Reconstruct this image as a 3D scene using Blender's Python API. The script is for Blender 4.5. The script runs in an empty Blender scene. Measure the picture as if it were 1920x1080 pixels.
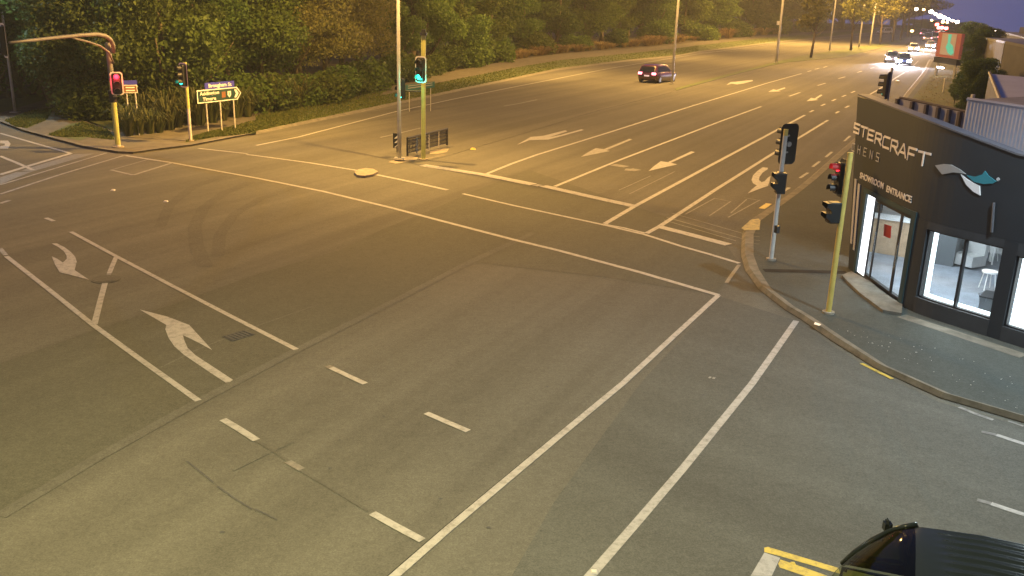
import bpy, bmesh, math, random
import numpy as np
from mathutils import Vector, Matrix
rnd = random.Random(7)
C = bpy.context.scene.collection
scene = bpy.context.scene
PI = math.pi
H = 6.8

# ---------------------------------------------------------------- camera, world, exposure
cam_rows = [[0.999558, 0.029733, 0.0], [0.008875, -0.298362, 0.954412], [0.028378, -0.95399, -0.298494]]            # columns: right, down, forward
cd = bpy.data.cameras.new('camera'); cam = bpy.data.objects.new('camera', cd); C.objects.link(cam)
cd.lens = 32.208; cd.sensor_width = 36; cd.clip_start = 0.2; cd.clip_end = 5000
mw = Matrix.Identity(4)
for r in range(3):
    mw[r][0] = cam_rows[r][0]; mw[r][1] = -cam_rows[r][1]; mw[r][2] = -cam_rows[r][2]
mw[2][3] = H
cam.matrix_world = mw
scene.camera = cam
world = bpy.data.worlds.new('World'); scene.world = world; world.use_nodes = True
wt = world.node_tree; wt.nodes.clear()
wo = wt.nodes.new('ShaderNodeOutputWorld'); wb = wt.nodes.new('ShaderNodeBackground')
sky = wt.nodes.new('ShaderNodeTexSky'); sky.sky_type = 'NISHITA'; sky.sun_disc = False
sky.sun_elevation = math.radians(-1.0); sky.sun_rotation = math.radians(-120)
sky.ozone_density = 3.0; sky.air_density = 1.2
wb.inputs['Strength'].default_value = 0.15
# dusk: the dim twilight sky lifted by a blue-violet afterglow that pales towards the horizon
tcw = wt.nodes.new('ShaderNodeTexCoord'); sx_ = wt.nodes.new('ShaderNodeSeparateXYZ'); rw = wt.nodes.new('ShaderNodeValToRGB')
el = rw.color_ramp.elements; el[0].position = 0.0; el[0].color = (.42, .58, 1.7, 1); el[1].position = 1.0; el[1].color = (.25, .3, .8, 1)
wt.links.new(tcw.outputs['Generated'], sx_.inputs[0]); wt.links.new(sx_.outputs[2], rw.inputs[0])
add_ = wt.nodes.new('ShaderNodeVectorMath'); add_.operation = 'ADD'; wt.links.new(sky.outputs[0], add_.inputs[0]); wt.links.new(rw.outputs[0], add_.inputs[1])
wt.links.new(add_.outputs[0], wb.inputs[0]); wt.links.new(wb.outputs[0], wo.inputs[0])
scene.view_settings.view_transform = 'Standard'
scene.view_settings.look = 'None'
scene.view_settings.exposure = 0.0
scene.view_settings.gamma = 1.0
scene.cycles.use_denoising = True
scene.cycles.max_bounces = 6
scene.cycles.diffuse_bounces = 3
scene.cycles.glossy_bounces = 3
scene.cycles.transparent_max_bounces = 12
scene.cycles.sample_clamp_indirect = 4.0
SODIUM = (1.0, 0.55, 0.13); NEUTRAL = (1.0, 0.87, 0.39); LED = (0.80, 0.98, 1.06)
P_SODIUM, P_FAR, P_CAMERA, P_LED, P_LEFT = 17000, 27500, 11800, 5200, 4000

# ---------------------------------------------------------------- materials
def mat(name, col, rough=0.7, metal=0.0, noise=0.0, nscale=8.0, bump=0.0, emit=None, estr=1.0, col2=None, coat=0.0, spec=None, detail=6):
    m = bpy.data.materials.new(name); m.use_nodes = True
    t = m.node_tree; b = t.nodes['Principled BSDF']
    b.inputs['Base Color'].default_value = (*col, 1); b.inputs['Roughness'].default_value = rough
    b.inputs['Metallic'].default_value = metal
    if spec is not None: b.inputs['Specular IOR Level'].default_value = spec
    if coat: b.inputs['Coat Weight'].default_value = coat
    if emit:
        b.inputs['Emission Color'].default_value = (*emit, 1); b.inputs['Emission Strength'].default_value = estr
    if noise or col2 or bump:
        tc = t.nodes.new('ShaderNodeTexCoord'); n = t.nodes.new('ShaderNodeTexNoise')
        n.inputs['Scale'].default_value = nscale; n.inputs['Detail'].default_value = detail; n.inputs['Roughness'].default_value = 0.65
        t.links.new(tc.outputs['Object'], n.inputs['Vector'])
        if noise or col2:
            r = t.nodes.new('ShaderNodeValToRGB')
            c2 = col2 or tuple(min(1, c * (1 + noise)) for c in col); c1 = tuple(c * (1 - noise) for c in col) if not col2 else col
            r.color_ramp.elements[0].position = 0.32; r.color_ramp.elements[1].position = 0.68
            r.color_ramp.elements[0].color = (*c1, 1); r.color_ramp.elements[1].color = (*c2, 1)
            t.links.new(n.outputs['Fac'], r.inputs[0]); t.links.new(r.outputs[0], b.inputs['Base Color'])
        if bump:
            bp = t.nodes.new('ShaderNodeBump'); bp.inputs['Strength'].default_value = bump; bp.inputs['Distance'].default_value = 0.02
            t.links.new(n.outputs['Fac'], bp.inputs['Height']); t.links.new(bp.outputs[0], b.inputs['Normal'])
    return m

def asphalt(name, base, warm=(1, 1, 1), rot=64.0, streak=0.13, patch=0.1, rough=0.82):
    m = bpy.data.materials.new(name); m.use_nodes = True
    t = m.node_tree; L = t.links.new; b = t.nodes['Principled BSDF']
    tc = t.nodes.new('ShaderNodeTexCoord')
    def noise(scale, detail, vec, rough=0.6):
        n = t.nodes.new('ShaderNodeTexNoise'); n.inputs['Scale'].default_value = scale; n.inputs['Detail'].default_value = detail
        n.inputs['Roughness'].default_value = rough; L(vec, n.inputs['Vector']); return n.outputs['Fac']
    def remap(v, a0, a1, b0, b1):
        r = t.nodes.new('ShaderNodeMapRange'); L(v, r.inputs[0])
        for i, x in zip((1, 2, 3, 4), (a0, a1, b0, b1)): r.inputs[i].default_value = x
        return r.outputs[0]
    def mul(a, c):
        q = t.nodes.new('ShaderNodeMath'); q.operation = 'MULTIPLY'; L(a, q.inputs[0]); L(c, q.inputs[1]); return q.outputs[0]
    mp = t.nodes.new('ShaderNodeMapping'); mp.inputs['Rotation'].default_value = (0, 0, math.radians(-rot)); mp.inputs['Scale'].default_value = (0.018, 0.75, 1)
    mp.vector_type = 'POINT'
    v0 = t.nodes.new('ShaderNodeVectorRotate'); v0.rotation_type = 'Z_AXIS'; v0.inputs['Angle'].default_value = math.radians(-rot)
    L(tc.outputs['Object'], v0.inputs['Vector'])
    mp.inputs['Rotation'].default_value = (0, 0, 0); L(v0.outputs[0], mp.inputs['Vector'])
    f = remap(noise(0.16, 5, tc.outputs['Object']), 0.3, 0.7, 1 - patch, 1 + patch)
    f = mul(f, remap(noise(1.0, 3, mp.outputs[0]), 0.3, 0.7, 1 - streak, 1 + streak))
    f = mul(f, remap(noise(3.5, 8, tc.outputs['Object'], 0.8), 0.25, 0.75, 0.84, 1.16))
    f = mul(f, remap(noise(13, 3, tc.outputs['Object'], 0.7), 0.3, 0.7, 0.86, 1.14))
    f = mul(f, remap(noise(38, 2, tc.outputs['Object']), 0.3, 0.7, 0.8, 1.2))
    mx = t.nodes.new('ShaderNodeVectorMath'); mx.operation = 'SCALE'
    mx.inputs[0].default_value = tuple(base * w for w in warm); L(f, mx.inputs['Scale'])
    L(mx.outputs[0], b.inputs['Base Color'])
    b.inputs['Roughness'].default_value = rough + .05
    b.inputs['Specular IOR Level'].default_value = 0.2
    bp = t.nodes.new('ShaderNodeBump'); bp.inputs['Strength'].default_value = 0.35; bp.inputs['Distance'].default_value = 0.012
    L(noise(55, 3, tc.outputs['Object']), bp.inputs['Height']); L(bp.outputs[0], b.inputs['Normal'])
    return m

def paint(name, col, wear=0.45):
    m = bpy.data.materials.new(name); m.use_nodes = True
    t = m.node_tree; L = t.links.new; b = t.nodes['Principled BSDF']; b.inputs['Roughness'].default_value = 0.65
    tc = t.nodes.new('ShaderNodeTexCoord'); n = t.nodes.new('ShaderNodeTexNoise'); n.inputs['Scale'].default_value = 6; n.inputs['Detail'].default_value = 9
    n.inputs['Roughness'].default_value = 0.75; L(tc.outputs['Object'], n.inputs['Vector'])
    r = t.nodes.new('ShaderNodeValToRGB'); r.color_ramp.elements[0].position = wear - 0.12; r.color_ramp.elements[1].position = wear + 0.1
    r.color_ramp.elements[0].color = (*(c * 0.32 + 0.04 for c in col), 1); r.color_ramp.elements[1].color = (*col, 1)
    L(n.outputs['Fac'], r.inputs[0]); L(r.outputs[0], b.inputs['Base Color']); return m

def leafmat(name, c1, c2, rough=0.6):
    m = bpy.data.materials.new(name); m.use_nodes = True
    t = m.node_tree; L = t.links.new; b = t.nodes['Principled BSDF']; b.inputs['Roughness'].default_value = rough
    b.inputs['Specular IOR Level'].default_value = 0.25
    g = t.nodes.new('ShaderNodeNewGeometry'); o = t.nodes.new('ShaderNodeObjectInfo')
    r = t.nodes.new('ShaderNodeValToRGB'); r.color_ramp.elements[0].color = (*c1, 1); r.color_ramp.elements[1].color = (*c2, 1)
    L(g.outputs['Random Per Island'], r.inputs[0])
    h = t.nodes.new('ShaderNodeHueSaturation'); mr = t.nodes.new('ShaderNodeMapRange')
    L(o.outputs['Random'], mr.inputs[0]); mr.inputs[3].default_value = 0.7; mr.inputs[4].default_value = 1.25
    L(mr.outputs[0], h.inputs['Value']); mr2 = t.nodes.new('ShaderNodeMapRange'); L(o.outputs['Random'], mr2.inputs[0])
    mr2.inputs[3].default_value = 0.485; mr2.inputs[4].default_value = 0.515; L(mr2.outputs[0], h.inputs['Hue'])
    L(r.outputs[0], h.inputs['Color']); L(h.outputs[0], b.inputs['Base Color'])
    tr = t.nodes.new('ShaderNodeBsdfTranslucent'); L(h.outputs[0], tr.inputs['Color'])
    mx = t.nodes.new('ShaderNodeMixShader'); mx.inputs[0].default_value = 0.42
    L(b.outputs[0], mx.inputs[1]); L(tr.outputs[0], mx.inputs[2]); L(mx.outputs[0], t.nodes['Material Output'].inputs[0])
    return m

def glassmat(name, tint=(0.9, 0.95, 0.95), refl=0.08):
    m = bpy.data.materials.new(name); m.use_nodes = True
    t = m.node_tree; t.nodes.remove(t.nodes['Principled BSDF']); L = t.links.new
    a = t.nodes.new('ShaderNodeBsdfTransparent'); a.inputs[0].default_value = (*tint, 1)
    g = t.nodes.new('ShaderNodeBsdfGlossy'); g.inputs['Roughness'].default_value = 0.02
    lw = t.nodes.new('ShaderNodeLayerWeight'); pw = t.nodes.new('ShaderNodeMath'); pw.operation = 'POWER'; pw.inputs[1].default_value = 4.5; L(lw.outputs['Facing'], pw.inputs[0])
    fr = t.nodes.new('ShaderNodeMath'); fr.operation = 'MULTIPLY_ADD'; fr.inputs[1].default_value = .45; fr.inputs[2].default_value = .03; L(pw.outputs[0], fr.inputs[0])
    mx = t.nodes.new('ShaderNodeMixShader'); L(fr.outputs[0], mx.inputs[0]); L(a.outputs[0], mx.inputs[1]); L(g.outputs[0], mx.inputs[2])
    L(mx.outputs[0], t.nodes['Material Output'].inputs[0]); return m

M = dict(
 road=asphalt('asphalt_road', 0.097, (1.0, 0.97, 0.82), streak=0.2),
 patch=asphalt('asphalt_newer_patch', 0.080, (1.0, 1.0, 0.8), patch=0.1, streak=0.08),
 patch2=asphalt('asphalt_side_street', 0.082, (0.97, 1.0, 0.9), rot=-39, streak=0.12),
 seam=asphalt('worn_seam', 0.1, (1.0, 0.98, 0.84), patch=0.2),
 tar=mat('tar', (0.022, 0.021, 0.02), 0.9, spec=.1, noise=0.3, nscale=4),
 skid=asphalt('tyre_darkened_asphalt', 0.087, (1, 0.97, 0.82)),
 white=paint('white_road_paint', (0.31, 0.305, 0.29), 0.43), worn=paint('worn_white_road_paint', (0.27, 0.265, 0.25), 0.5),
 faint=paint('faint_road_paint', (0.16, 0.157, 0.145), 0.5),
 yellow=paint('yellow_road_paint', (0.5, 0.37, 0.06), 0.43),
 kerb=mat('kerb_concrete', (0.125, 0.115, 0.09), 0.85, noise=0.35, nscale=3, bump=0.2),
 pave=asphalt('pavement_asphalt', 0.054, (0.93, 1.05, 0.95), patch=0.16, streak=0.05),
 path=mat('footpath_concrete', (0.095, 0.085, 0.062), 0.9, noise=0.3, nscale=1.5, bump=0.2),
 earth=mat('woodland_soil', (0.045, 0.035, 0.02), 0.95, noise=0.5, nscale=0.8, bump=0.4),
 grass=mat('mown_grass', (0.05, 0.075, 0.018), 0.9, col2=(0.085, 0.095, 0.03), nscale=2.5, bump=0.6, detail=9),
 drygrass=mat('rough_berm', (0.07, 0.06, 0.03), 0.95, col2=(0.05, 0.075, 0.02), nscale=0.7, bump=0.6, detail=9),
 concrete=mat('island_concrete', (0.25, 0.215, 0.16), 0.85, noise=0.25, nscale=3, bump=0.15),
 ypole=mat('yellow_pole_paint', (0.55, 0.42, 0.1), 0.55, noise=0.18, nscale=2.5),
 wpole=mat('pale_pole_paint', (0.5, 0.48, 0.42), 0.55, noise=0.12, nscale=3),
 galv=mat('galvanised_steel', (0.36, 0.35, 0.32), 0.5, 0.35, noise=0.15, nscale=4),
 black=mat('black_plastic', (0.012, 0.013, 0.013), 0.45), blackm=mat('black_rail_paint', (0.02, 0.02, 0.018), 0.5),
 border=mat('white_reflective_border', (0.75, 0.73, 0.68), 0.4),
 lens_off=mat('dark_lens', (0.03, 0.02, 0.018), 0.25),
 red_on=mat('lit_red_lens', (0.4, 0.0, 0.02), 0.3, emit=(1.0, 0.012, 0.03), estr=6),
 green_on=mat('lit_green_lens', (0.0, 0.3, 0.2), 0.3, emit=(0.02, 1.0, 0.66), estr=9),
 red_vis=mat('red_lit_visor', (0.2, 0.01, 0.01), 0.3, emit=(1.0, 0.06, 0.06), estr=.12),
 blue=mat('blue_sign', (0.05, 0.05, 0.38), 0.35), green=mat('dark_green_sign', (0.02, 0.05, 0.045), 0.35),
 brown=mat('brown_sign_panel', (0.2, 0.09, 0.04), 0.4), teal_sign=mat('teal_sign', (0.02, 0.08, 0.09), 0.4),
 signwhite=mat('sign_white', (0.72, 0.7, 0.64), 0.4), signback=mat('sign_back_aluminium', (0.3, 0.3, 0.29), 0.5, 0.4),
 wall=mat('charcoal_cladding', (0.011, 0.016, 0.021), 0.6, noise=0.12, nscale=1.2), plinth=mat('charcoal_plinth', (0.026, 0.03, 0.034), 0.7, noise=0.2, nscale=2),
 wallteal=mat('deep_teal_frame', (0.012, 0.04, 0.05), 0.5),
 letter=mat('off_white_letters', (0.72, 0.7, 0.68), 0.5), letter_grey=mat('grey_letters', (0.42, 0.42, 0.42), 0.5),
 logo_grey=mat('logo_grey', (0.28, 0.28, 0.27), 0.5), logo_teal=mat('logo_teal', (0.02, 0.18, 0.22), 0.5),
 frame=mat('black_window_frame', (0.012, 0.012, 0.014), 0.4),
 glass=glassmat('shop_glass'),
 ledstrip=mat('led_light_strip', (0.8, 0.8, 0.8), 0.4, emit=(0.93, 0.96, 1.0), estr=2.2),
 ceilpanel=mat('lit_ceiling_panel', (0.8, 0.8, 0.8), 0.4, emit=(0.88, 0.94, 1.0), estr=58.0),
 inwall=mat('showroom_wall', (0.62, 0.62, 0.62), 0.8), infloor=mat('showroom_tile_floor', (0.2, 0.22, 0.26), 0.55, noise=0.28, nscale=1.6),
 cabinet=mat('slate_cabinet', (0.1, 0.11, 0.12), 0.5), beige=mat('oak_veneer', (0.42, 0.3, 0.2), 0.5, noise=0.2, nscale=5),
 whiteplastic=mat('white_plastic', (0.75, 0.75, 0.76), 0.4), redsign=mat('red_door_sign', (0.5, 0.03, 0.02), 0.5),
 wire=mat('chrome_wire', (0.6, 0.6, 0.6), 0.25, 1.0),
 roof=mat('roof_membrane', (0.2, 0.2, 0.22), 0.8, noise=0.2, nscale=1), clad=mat('pale_blue_grey_corrugated_steel', (0.34, 0.35, 0.41), 0.6, noise=0.1, nscale=1),
 capping=mat('parapet_capping', (0.09, 0.09, 0.1), 0.5), batten=mat('dark_batten', (0.06, 0.045, 0.05), 0.7), panelgrey=mat('grey_screen_panel', (0.26, 0.25, 0.28), 0.7, noise=0.1),
 greywall=mat('grey_rendered_wall', (0.07, 0.07, 0.075), 0.85, noise=0.2, nscale=1), darkwall=mat('dark_timber_wall', (0.06, 0.055, 0.05), 0.8, noise=0.2, nscale=1),
 darkglass=mat('dark_window_pane', (0.02, 0.022, 0.025), 0.1),
 galvdark=mat('weathered_galvanised_steel', (0.17, 0.16, 0.15), 0.6, 0.2, noise=0.15, nscale=4), crack=asphalt('sealed_crack', 0.068), tactile=paint('faded_yellow_kerb_paint', (0.34, 0.27, 0.09), 0.5),
 ypolefar=mat('lemon_yellow_pole_paint', (0.43, 0.44, 0.13), 0.55, noise=0.15, nscale=2.5),
 bark=mat('tree_bark', (0.075, 0.058, 0.04), 0.9, noise=0.4, nscale=4, bump=0.5), palebark=mat('pale_tree_bark', (0.22, 0.18, 0.13), 0.9, noise=0.35, nscale=4, bump=0.4),
 leaf=leafmat('olive_leaves', (0.055, 0.09, 0.018), (0.105, 0.15, 0.035)), leafdark=leafmat('dark_evergreen_leaves', (0.044, 0.076, 0.018), (0.08, 0.125, 0.03)),
 leafyel=leafmat('young_lamplit_leaves', (0.11, 0.125, 0.035), (0.24, 0.235, 0.08)), leafspring=leafmat('sparse_spring_leaves', (0.1, 0.11, 0.03), (0.2, 0.19, 0.06)),  # leafyel: young leaves, colour lightened to carry the lamplight on those crowns
 flax=leafmat('strappy_flax_leaves', (0.05, 0.07, 0.02), (0.14, 0.14, 0.05)), tussock=leafmat('dry_tussock', (0.16, 0.12, 0.06), (0.36, 0.26, 0.13), 0.8),
 blade=leafmat('grass_blades', (0.05, 0.08, 0.018), (0.12, 0.12, 0.035), 0.8),
 carblack=mat('black_car_paint', (0.012, 0.016, 0.015), 0.12, spec=.3), carpurple=mat('dark_maroon_car_paint', (0.06, 0.016, 0.026), 0.25, coat=1.0),
 carsilver=mat('silver_car_paint', (0.35, 0.35, 0.37), 0.3, 0.6, coat=1.0), carwhite=mat('white_car_paint', (0.6, 0.6, 0.6), 0.3, coat=1.0), carblue=mat('blue_car_paint', (0.03, 0.05, 0.14), 0.3, coat=1.0),
 carglass=mat('tinted_car_glass', (0.012, 0.014, 0.012), 0.05, spec=0.8), tyre=mat('tyre_rubber', (0.015, 0.015, 0.015), 0.85), rim=mat('alloy_rim', (0.4, 0.4, 0.4), 0.35, 0.8),
 screen=glassmat('windscreen_glass', (0.66, 0.72, 0.5)), dash=mat('dark_dashboard', (0.11, 0.115, 0.075), 0.8, noise=0.2, nscale=6), seatcloth=mat('dark_upholstery', (0.03, 0.03, 0.028), 0.9),
 tail=mat('lit_tail_light', (0.5, 0.02, 0.02), 0.3, emit=(1.0, 0.2, 0.26), estr=14), headl=mat('lit_headlight', (0.8, 0.8, 0.8), 0.3, emit=(0.92, 0.84, 1.0), estr=260),
 plate=mat('lit_number_plate', (0.7, 0.6, 0.6), 0.4, emit=(1.0, 0.7, 0.7), estr=0.6), chrome=mat('chrome_trim', (0.6, 0.55, 0.5), 0.15, 1.0),
 lamp=mat('lit_street_lamp', (0.8, 0.8, 0.8), 0.3, emit=(1.0, 0.78, 0.6), estr=26), lampo=mat('lit_sodium_lamp', (0.8, 0.7, 0.5), 0.3, emit=(1.0, 0.6, 0.2), estr=12),
 redlamp=mat('lit_red_lamp', (0.5, 0.02, 0.02), 0.3, emit=(1.0, 0.1, 0.08), estr=22),
 billred=mat('billboard_red_panel', (0.25, 0.07, 0.06), 0.5, emit=(0.32, 0.1, 0.08), estr=0.18), billteal=mat('billboard_teal_shape', (0.05, 0.4, 0.36), 0.5, emit=(0.1, 0.62, 0.55), estr=0.35), billgrey=mat('billboard_grey_panel', (0.3, 0.27, 0.26), 0.5, emit=(0.3, 0.25, 0.22), estr=0.15),
)

# ---------------------------------------------------------------- helpers
class MB:
    def __init__(s): s.v = []; s.f = []; s.mi = []
    def add(s, vs, fs, mi=0):
        n = len(s.v); s.v += [tuple(map(float, p)) for p in vs]
        for f in fs: s.f.append(tuple(i + n for i in f)); s.mi.append(mi)
        return s
    def box(s, c, d, rz=0.0, mi=0, rx=0.0):
        x, y, z = d[0] / 2, d[1] / 2, d[2] / 2
        R = Matrix.Rotation(rz, 3, 'Z') @ Matrix.Rotation(rx, 3, 'X')
        vs = [Vector(c) + R @ Vector((sx * x, sy * y, sz * z)) for sz in (-1, 1) for sx, sy in ((-1, -1), (1, -1), (1, 1), (-1, 1))]
        return s.add(vs, [(3, 2, 1, 0), (4, 5, 6, 7), (0, 1, 5, 4), (1, 2, 6, 5), (2, 3, 7, 6), (3, 0, 4, 7)], mi)
    def hexa(s, vs, mi=0):   # 4 bottom, 4 top
        return s.add(vs, [(3, 2, 1, 0), (4, 5, 6, 7), (0, 1, 5, 4), (1, 2, 6, 5), (2, 3, 7, 6), (3, 0, 4, 7)], mi)
    def tube(s, pts, rad, n=10, mi=0, cap=True):
        pts = [Vector(p) for p in pts]
        if not hasattr(rad, '__len__'): rad = [rad] * len(pts)
        vs = []; fs = []
        for i, p in enumerate(pts):
            t = (pts[min(i + 1, len(pts) - 1)] - pts[max(i - 1, 0)]).normalized()
            a = t.cross(Vector((0.3, 1, 0.1) if abs(t.z) > .7 else (0, 0, 1))).normalized(); b = t.cross(a)
            for k in range(n):
                an = 2 * PI * k / n; vs.append(p + (a * math.cos(an) + b * math.sin(an)) * rad[i])
        for i in range(len(pts) - 1):
            for k in range(n): fs.append((i * n + k, i * n + (k + 1) % n, (i + 1) * n + (k + 1) % n, (i + 1) * n + k))
        if cap: fs.append(tuple(range(n - 1, -1, -1))); fs.append(tuple((len(pts) - 1) * n + k for k in range(n)))
        return s.add(vs, fs, mi)
    def disc(s, c, axis, r, n=16, th=0.01, mi=0):
        a = Vector(axis).normalized(); return s.tube([Vector(c) - a * th / 2, Vector(c) + a * th / 2], r, n, mi)
    def prism(s, poly, z0, z1, mi=0):
        n = len(poly); ar = sum(poly[i][0] * poly[(i + 1) % n][1] - poly[(i + 1) % n][0] * poly[i][1] for i in range(n))
        if ar < 0: poly = poly[::-1]
        vs = [(p[0], p[1], z0) for p in poly] + [(p[0], p[1], z1) for p in poly]
        fs = [tuple(range(n, 2 * n))] + [(i, (i + 1) % n, n + (i + 1) % n, n + i) for i in range(n)]
        return s.add(vs, fs, mi)
    def sheet(s, poly, z, mi=0):
        n = len(poly); ar = sum(poly[i][0] * poly[(i + 1) % n][1] - poly[(i + 1) % n][0] * poly[i][1] for i in range(n))
        if ar < 0: poly = poly[::-1]
        return s.add([(p[0], p[1], z) for p in poly], [tuple(range(n))], mi)
    def strip(s, A, B, zA, zB=None, mi=0):
        zB = zA if zB is None else zB; n = len(A)
        vs = [(p[0], p[1], zA) for p in A] + [(p[0], p[1], zB) for p in B]
        return s.add(vs, [(i, i + 1, n + i + 1, n + i) for i in range(n - 1)], mi)
    def build(s, name, m, parent=None, smooth=False, off=(0, 0, 0), tri=True, bevel=0.0):
        me = bpy.data.meshes.new(name)
        o = Vector(off); me.from_pydata([tuple(Vector(p) - o) for p in s.v], [], s.f)
        for q in (m if isinstance(m, (list, tuple)) else [m]): me.materials.append(q)
        for p, i in zip(me.polygons, s.mi): p.material_index = i; p.use_smooth = smooth
        if tri or bevel:
            bm = bmesh.new(); bm.from_mesh(me)
            if bevel:
                bmesh.ops.bevel(bm, geom=[e for e in bm.edges if len(e.link_faces) == 2 and e.calc_face_angle(0) > 0.5], offset=bevel, segments=2, affect='EDGES')
            big = [f for f in bm.faces if len(f.verts) > 4]
            if big: bmesh.ops.triangulate(bm, faces=big)
            bm.to_mesh(me); bm.free()
        me.update()
        ob = bpy.data.objects.new(name, me); C.objects.link(ob)
        if parent is not None: ob.parent = parent
        return ob
def tag(o, label=None, cat=None, group=None, kind=None):
    for k, v in (('label', label), ('category', cat), ('group', group), ('kind', kind)):
        if v: o[k] = v
    return o
def thing(name, label, cat, loc=(0, 0, 0), rz=0.0, group=None):
    e = bpy.data.objects.new(name, None); C.objects.link(e); e.location = loc; e.rotation_euler = (0, 0, rz); e.empty_display_size = 0.3
    return tag(e, label, cat, group)
def copy_tree(o, parent=None):
    c = o.copy(); C.objects.link(c)
    if parent is not None: c.parent = parent
    for ch in list(o.children): copy_tree(ch, c)
    return c
def offset_line(p, w):
    """left / right edges of a polyline of width w"""
    A = []; B = []
    for i, q in enumerate(p):
        a = Vector(p[max(i - 1, 0)]); b = Vector(p[min(i + 1, len(p) - 1)]); t = (b - a).normalized(); n = Vector((-t.y, t.x)) * w / 2
        A.append((q[0] + n.x, q[1] + n.y)); B.append((q[0] - n.x, q[1] - n.y))
    return A, B
def dense(p, step=1.0):
    out = []
    for a, b in zip(p[:-1], p[1:]):
        n = max(1, int((Vector(b) - Vector(a)).length / step))
        out += [tuple(Vector(a).lerp(Vector(b), k / n)) for k in range(n)]
    return out + [tuple(p[-1])]

# ---------------------------------------------------------------- ground, roads
def ground_z(x, y):
    d = math.hypot(x, y); az = math.atan2(x, max(y, 1e-3))
    k = min(1, max(0, (az - 0.437) / 0.015)) * (1 if y > 0 else 0)
    return -0.03 - k * max(0, d - 150) * 0.06 - (0 if k else max(0, d - 900) * 0.0)
g = MB(); R_ = [0.01, 12, 30, 60, 100, 150, 200, 260, 340, 450, 600]; NA = 180
for r in R_:
    for k in range(NA):
        a = 2 * PI * k / NA; x, y = r * math.sin(a), r * math.cos(a); g.v.append((x, y, ground_z(x, y)))
for i in range(len(R_) - 1):
    for k in range(NA): g.f.append((i * NA + k, (i + 1) * NA + k, (i + 1) * NA + (k + 1) % NA, i * NA + (k + 1) % NA)); g.mi.append(0)
tag(g.build('ground', M['earth'], smooth=True), kind='structure')

kerbF = [(-21.702, 42.879), (-19.231, 40.741), (-17.277, 39.604), (-16.619, 39.581), (-15.904, 40.765), (-14.964, 42.053), (-14.125, 44.265), (-13.198, 46.514), (-11.927, 50.371), (-8.722, 59.939), (-4.958, 71.711), (-0.56, 84.865), (4.089, 98.932), (14.293, 120.24), (22.292, 133.9), (28.214, 148.691), (51.757, 197.713), (85.858, 261.699), (130.294, 345.074), (180.543, 438.648)]
rightE = [(184.928, 418.507), (114.204, 260.781), (76.378, 175.822), (54.83, 126.988), (37.322, 89.324), (25.664, 64.813), (19.228, 52.174)]
r_ = MB(); r_.sheet([(-27.185, 48.375), (-24.063, 44.935)] + kerbF + rightE + [(30, 20), (60, 4), (60, -25), (-60, -25), (-75, 20), (-60, 52)], 0.0)
road = tag(r_.build('road', M['road']), kind='structure')
# resurfaced strips and the side street
pt = MB(); pt.sheet([(-9.618, 15.993), (-8.792, 17.724), (-7.737, 19.672), (-6.502, 22.228), (-4.832, 24.882), (-4.036, 27.386), (-2.859, 30.181), (-1.679, 33.327), (0.53, 38.655), (4.254, 31.846), (6.475, 27.997), (6.303, 24.666), (5.094, 21.674), (2.355, 22.91), (-1.18, 23.956), (-2.948, 20.084), (-4.273, 17.271), (-5.376, 14.602), (-6.233, 12.441), (-6.79, 10.779)], 0.004)
pt.build('asphalt_patch', M['patch'], road)
pt = MB(); pt.sheet([(5.134, 21.549), (6.595, 19.788), (6.848, 18.314), (7.225, 16.872), (7.895, 15.503), (8.957, 14.557)] + [(14, 11), (14, 2), (2, 5)] + [(0.106, 9.791), (0.7, 11.593), (2.461, 15.934)], 0.004)
pt.build('asphalt_patch', M['patch2'], road)
ZC = [0]
def rline(px, w, m='white', z=0.009, name='lane_marking'):
    ZC[0] += 1; z += ZC[0] * 1e-5
    A, B = offset_line(px, w); mb = MB(); mb.strip(A, B, z); 
    mb.f = [f[::-1] for f in mb.f]
    return mb.build(name, M[m], road)
def rpoly(px, m='white', z=0.009, name='turn_arrow'):
    return MB().sheet(px, z).build(name, M[m], road)
rline([(-6.79, 10.779), (-6.233, 12.441), (-5.376, 14.602), (-4.253, 17.183), (-2.937, 20.007), (-1.18, 23.956), (0.607, 27.482)], 0.22, 'seam', 0.0065, 'surface_seam')
rline([(-6.605, 16.016), (-6.217, 17.022), (-5.458, 18.441), (-4.425, 20.062)], 0.05, 'seam', 0.0065, 'surface_seam')
rline([(-4.074, 12.207), (-3.602, 12.921), (-3.398, 13.19)], 0.05, 'seam', 0.0065, 'surface_seam')
for s in ([(-4.857, 12.442), (-4.59, 12.176), (-4.257, 11.831)], [(-4.163, 11.729), (-3.82, 11.407), (-3.505, 11.14)], [(-3.461, 11.143), (-3.265, 11.016), (-3.087, 10.89)]):
    rline(s, 0.03, 'crack', 0.0065, 'tar_seam')
rline([(-4.01, 13.187), (-3.567, 12.781), (-3.123, 12.298), (-2.54, 11.779), (-1.905, 11.188)], 0.06, 'skid', 0.0065, 'tar_seam')
for s, w in (([(-9.979, 34.109), (-10.345, 32.035), (-10.255, 29.576), (-9.686, 27.019), (-8.914, 24.877), (-7.978, 22.805)], 0.4), ([(-8.042, 33.572), (-8.826, 31.33), (-8.999, 28.791), (-8.651, 26.145), (-7.989, 23.849)], 0.35), ([(-11.329, 35.217), (-11.746, 32.799), (-11.472, 29.82), (-10.691, 26.891)], 0.35)):
    rline(s, w, 'skid', 0.0062, 'tyre_mark')
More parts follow.
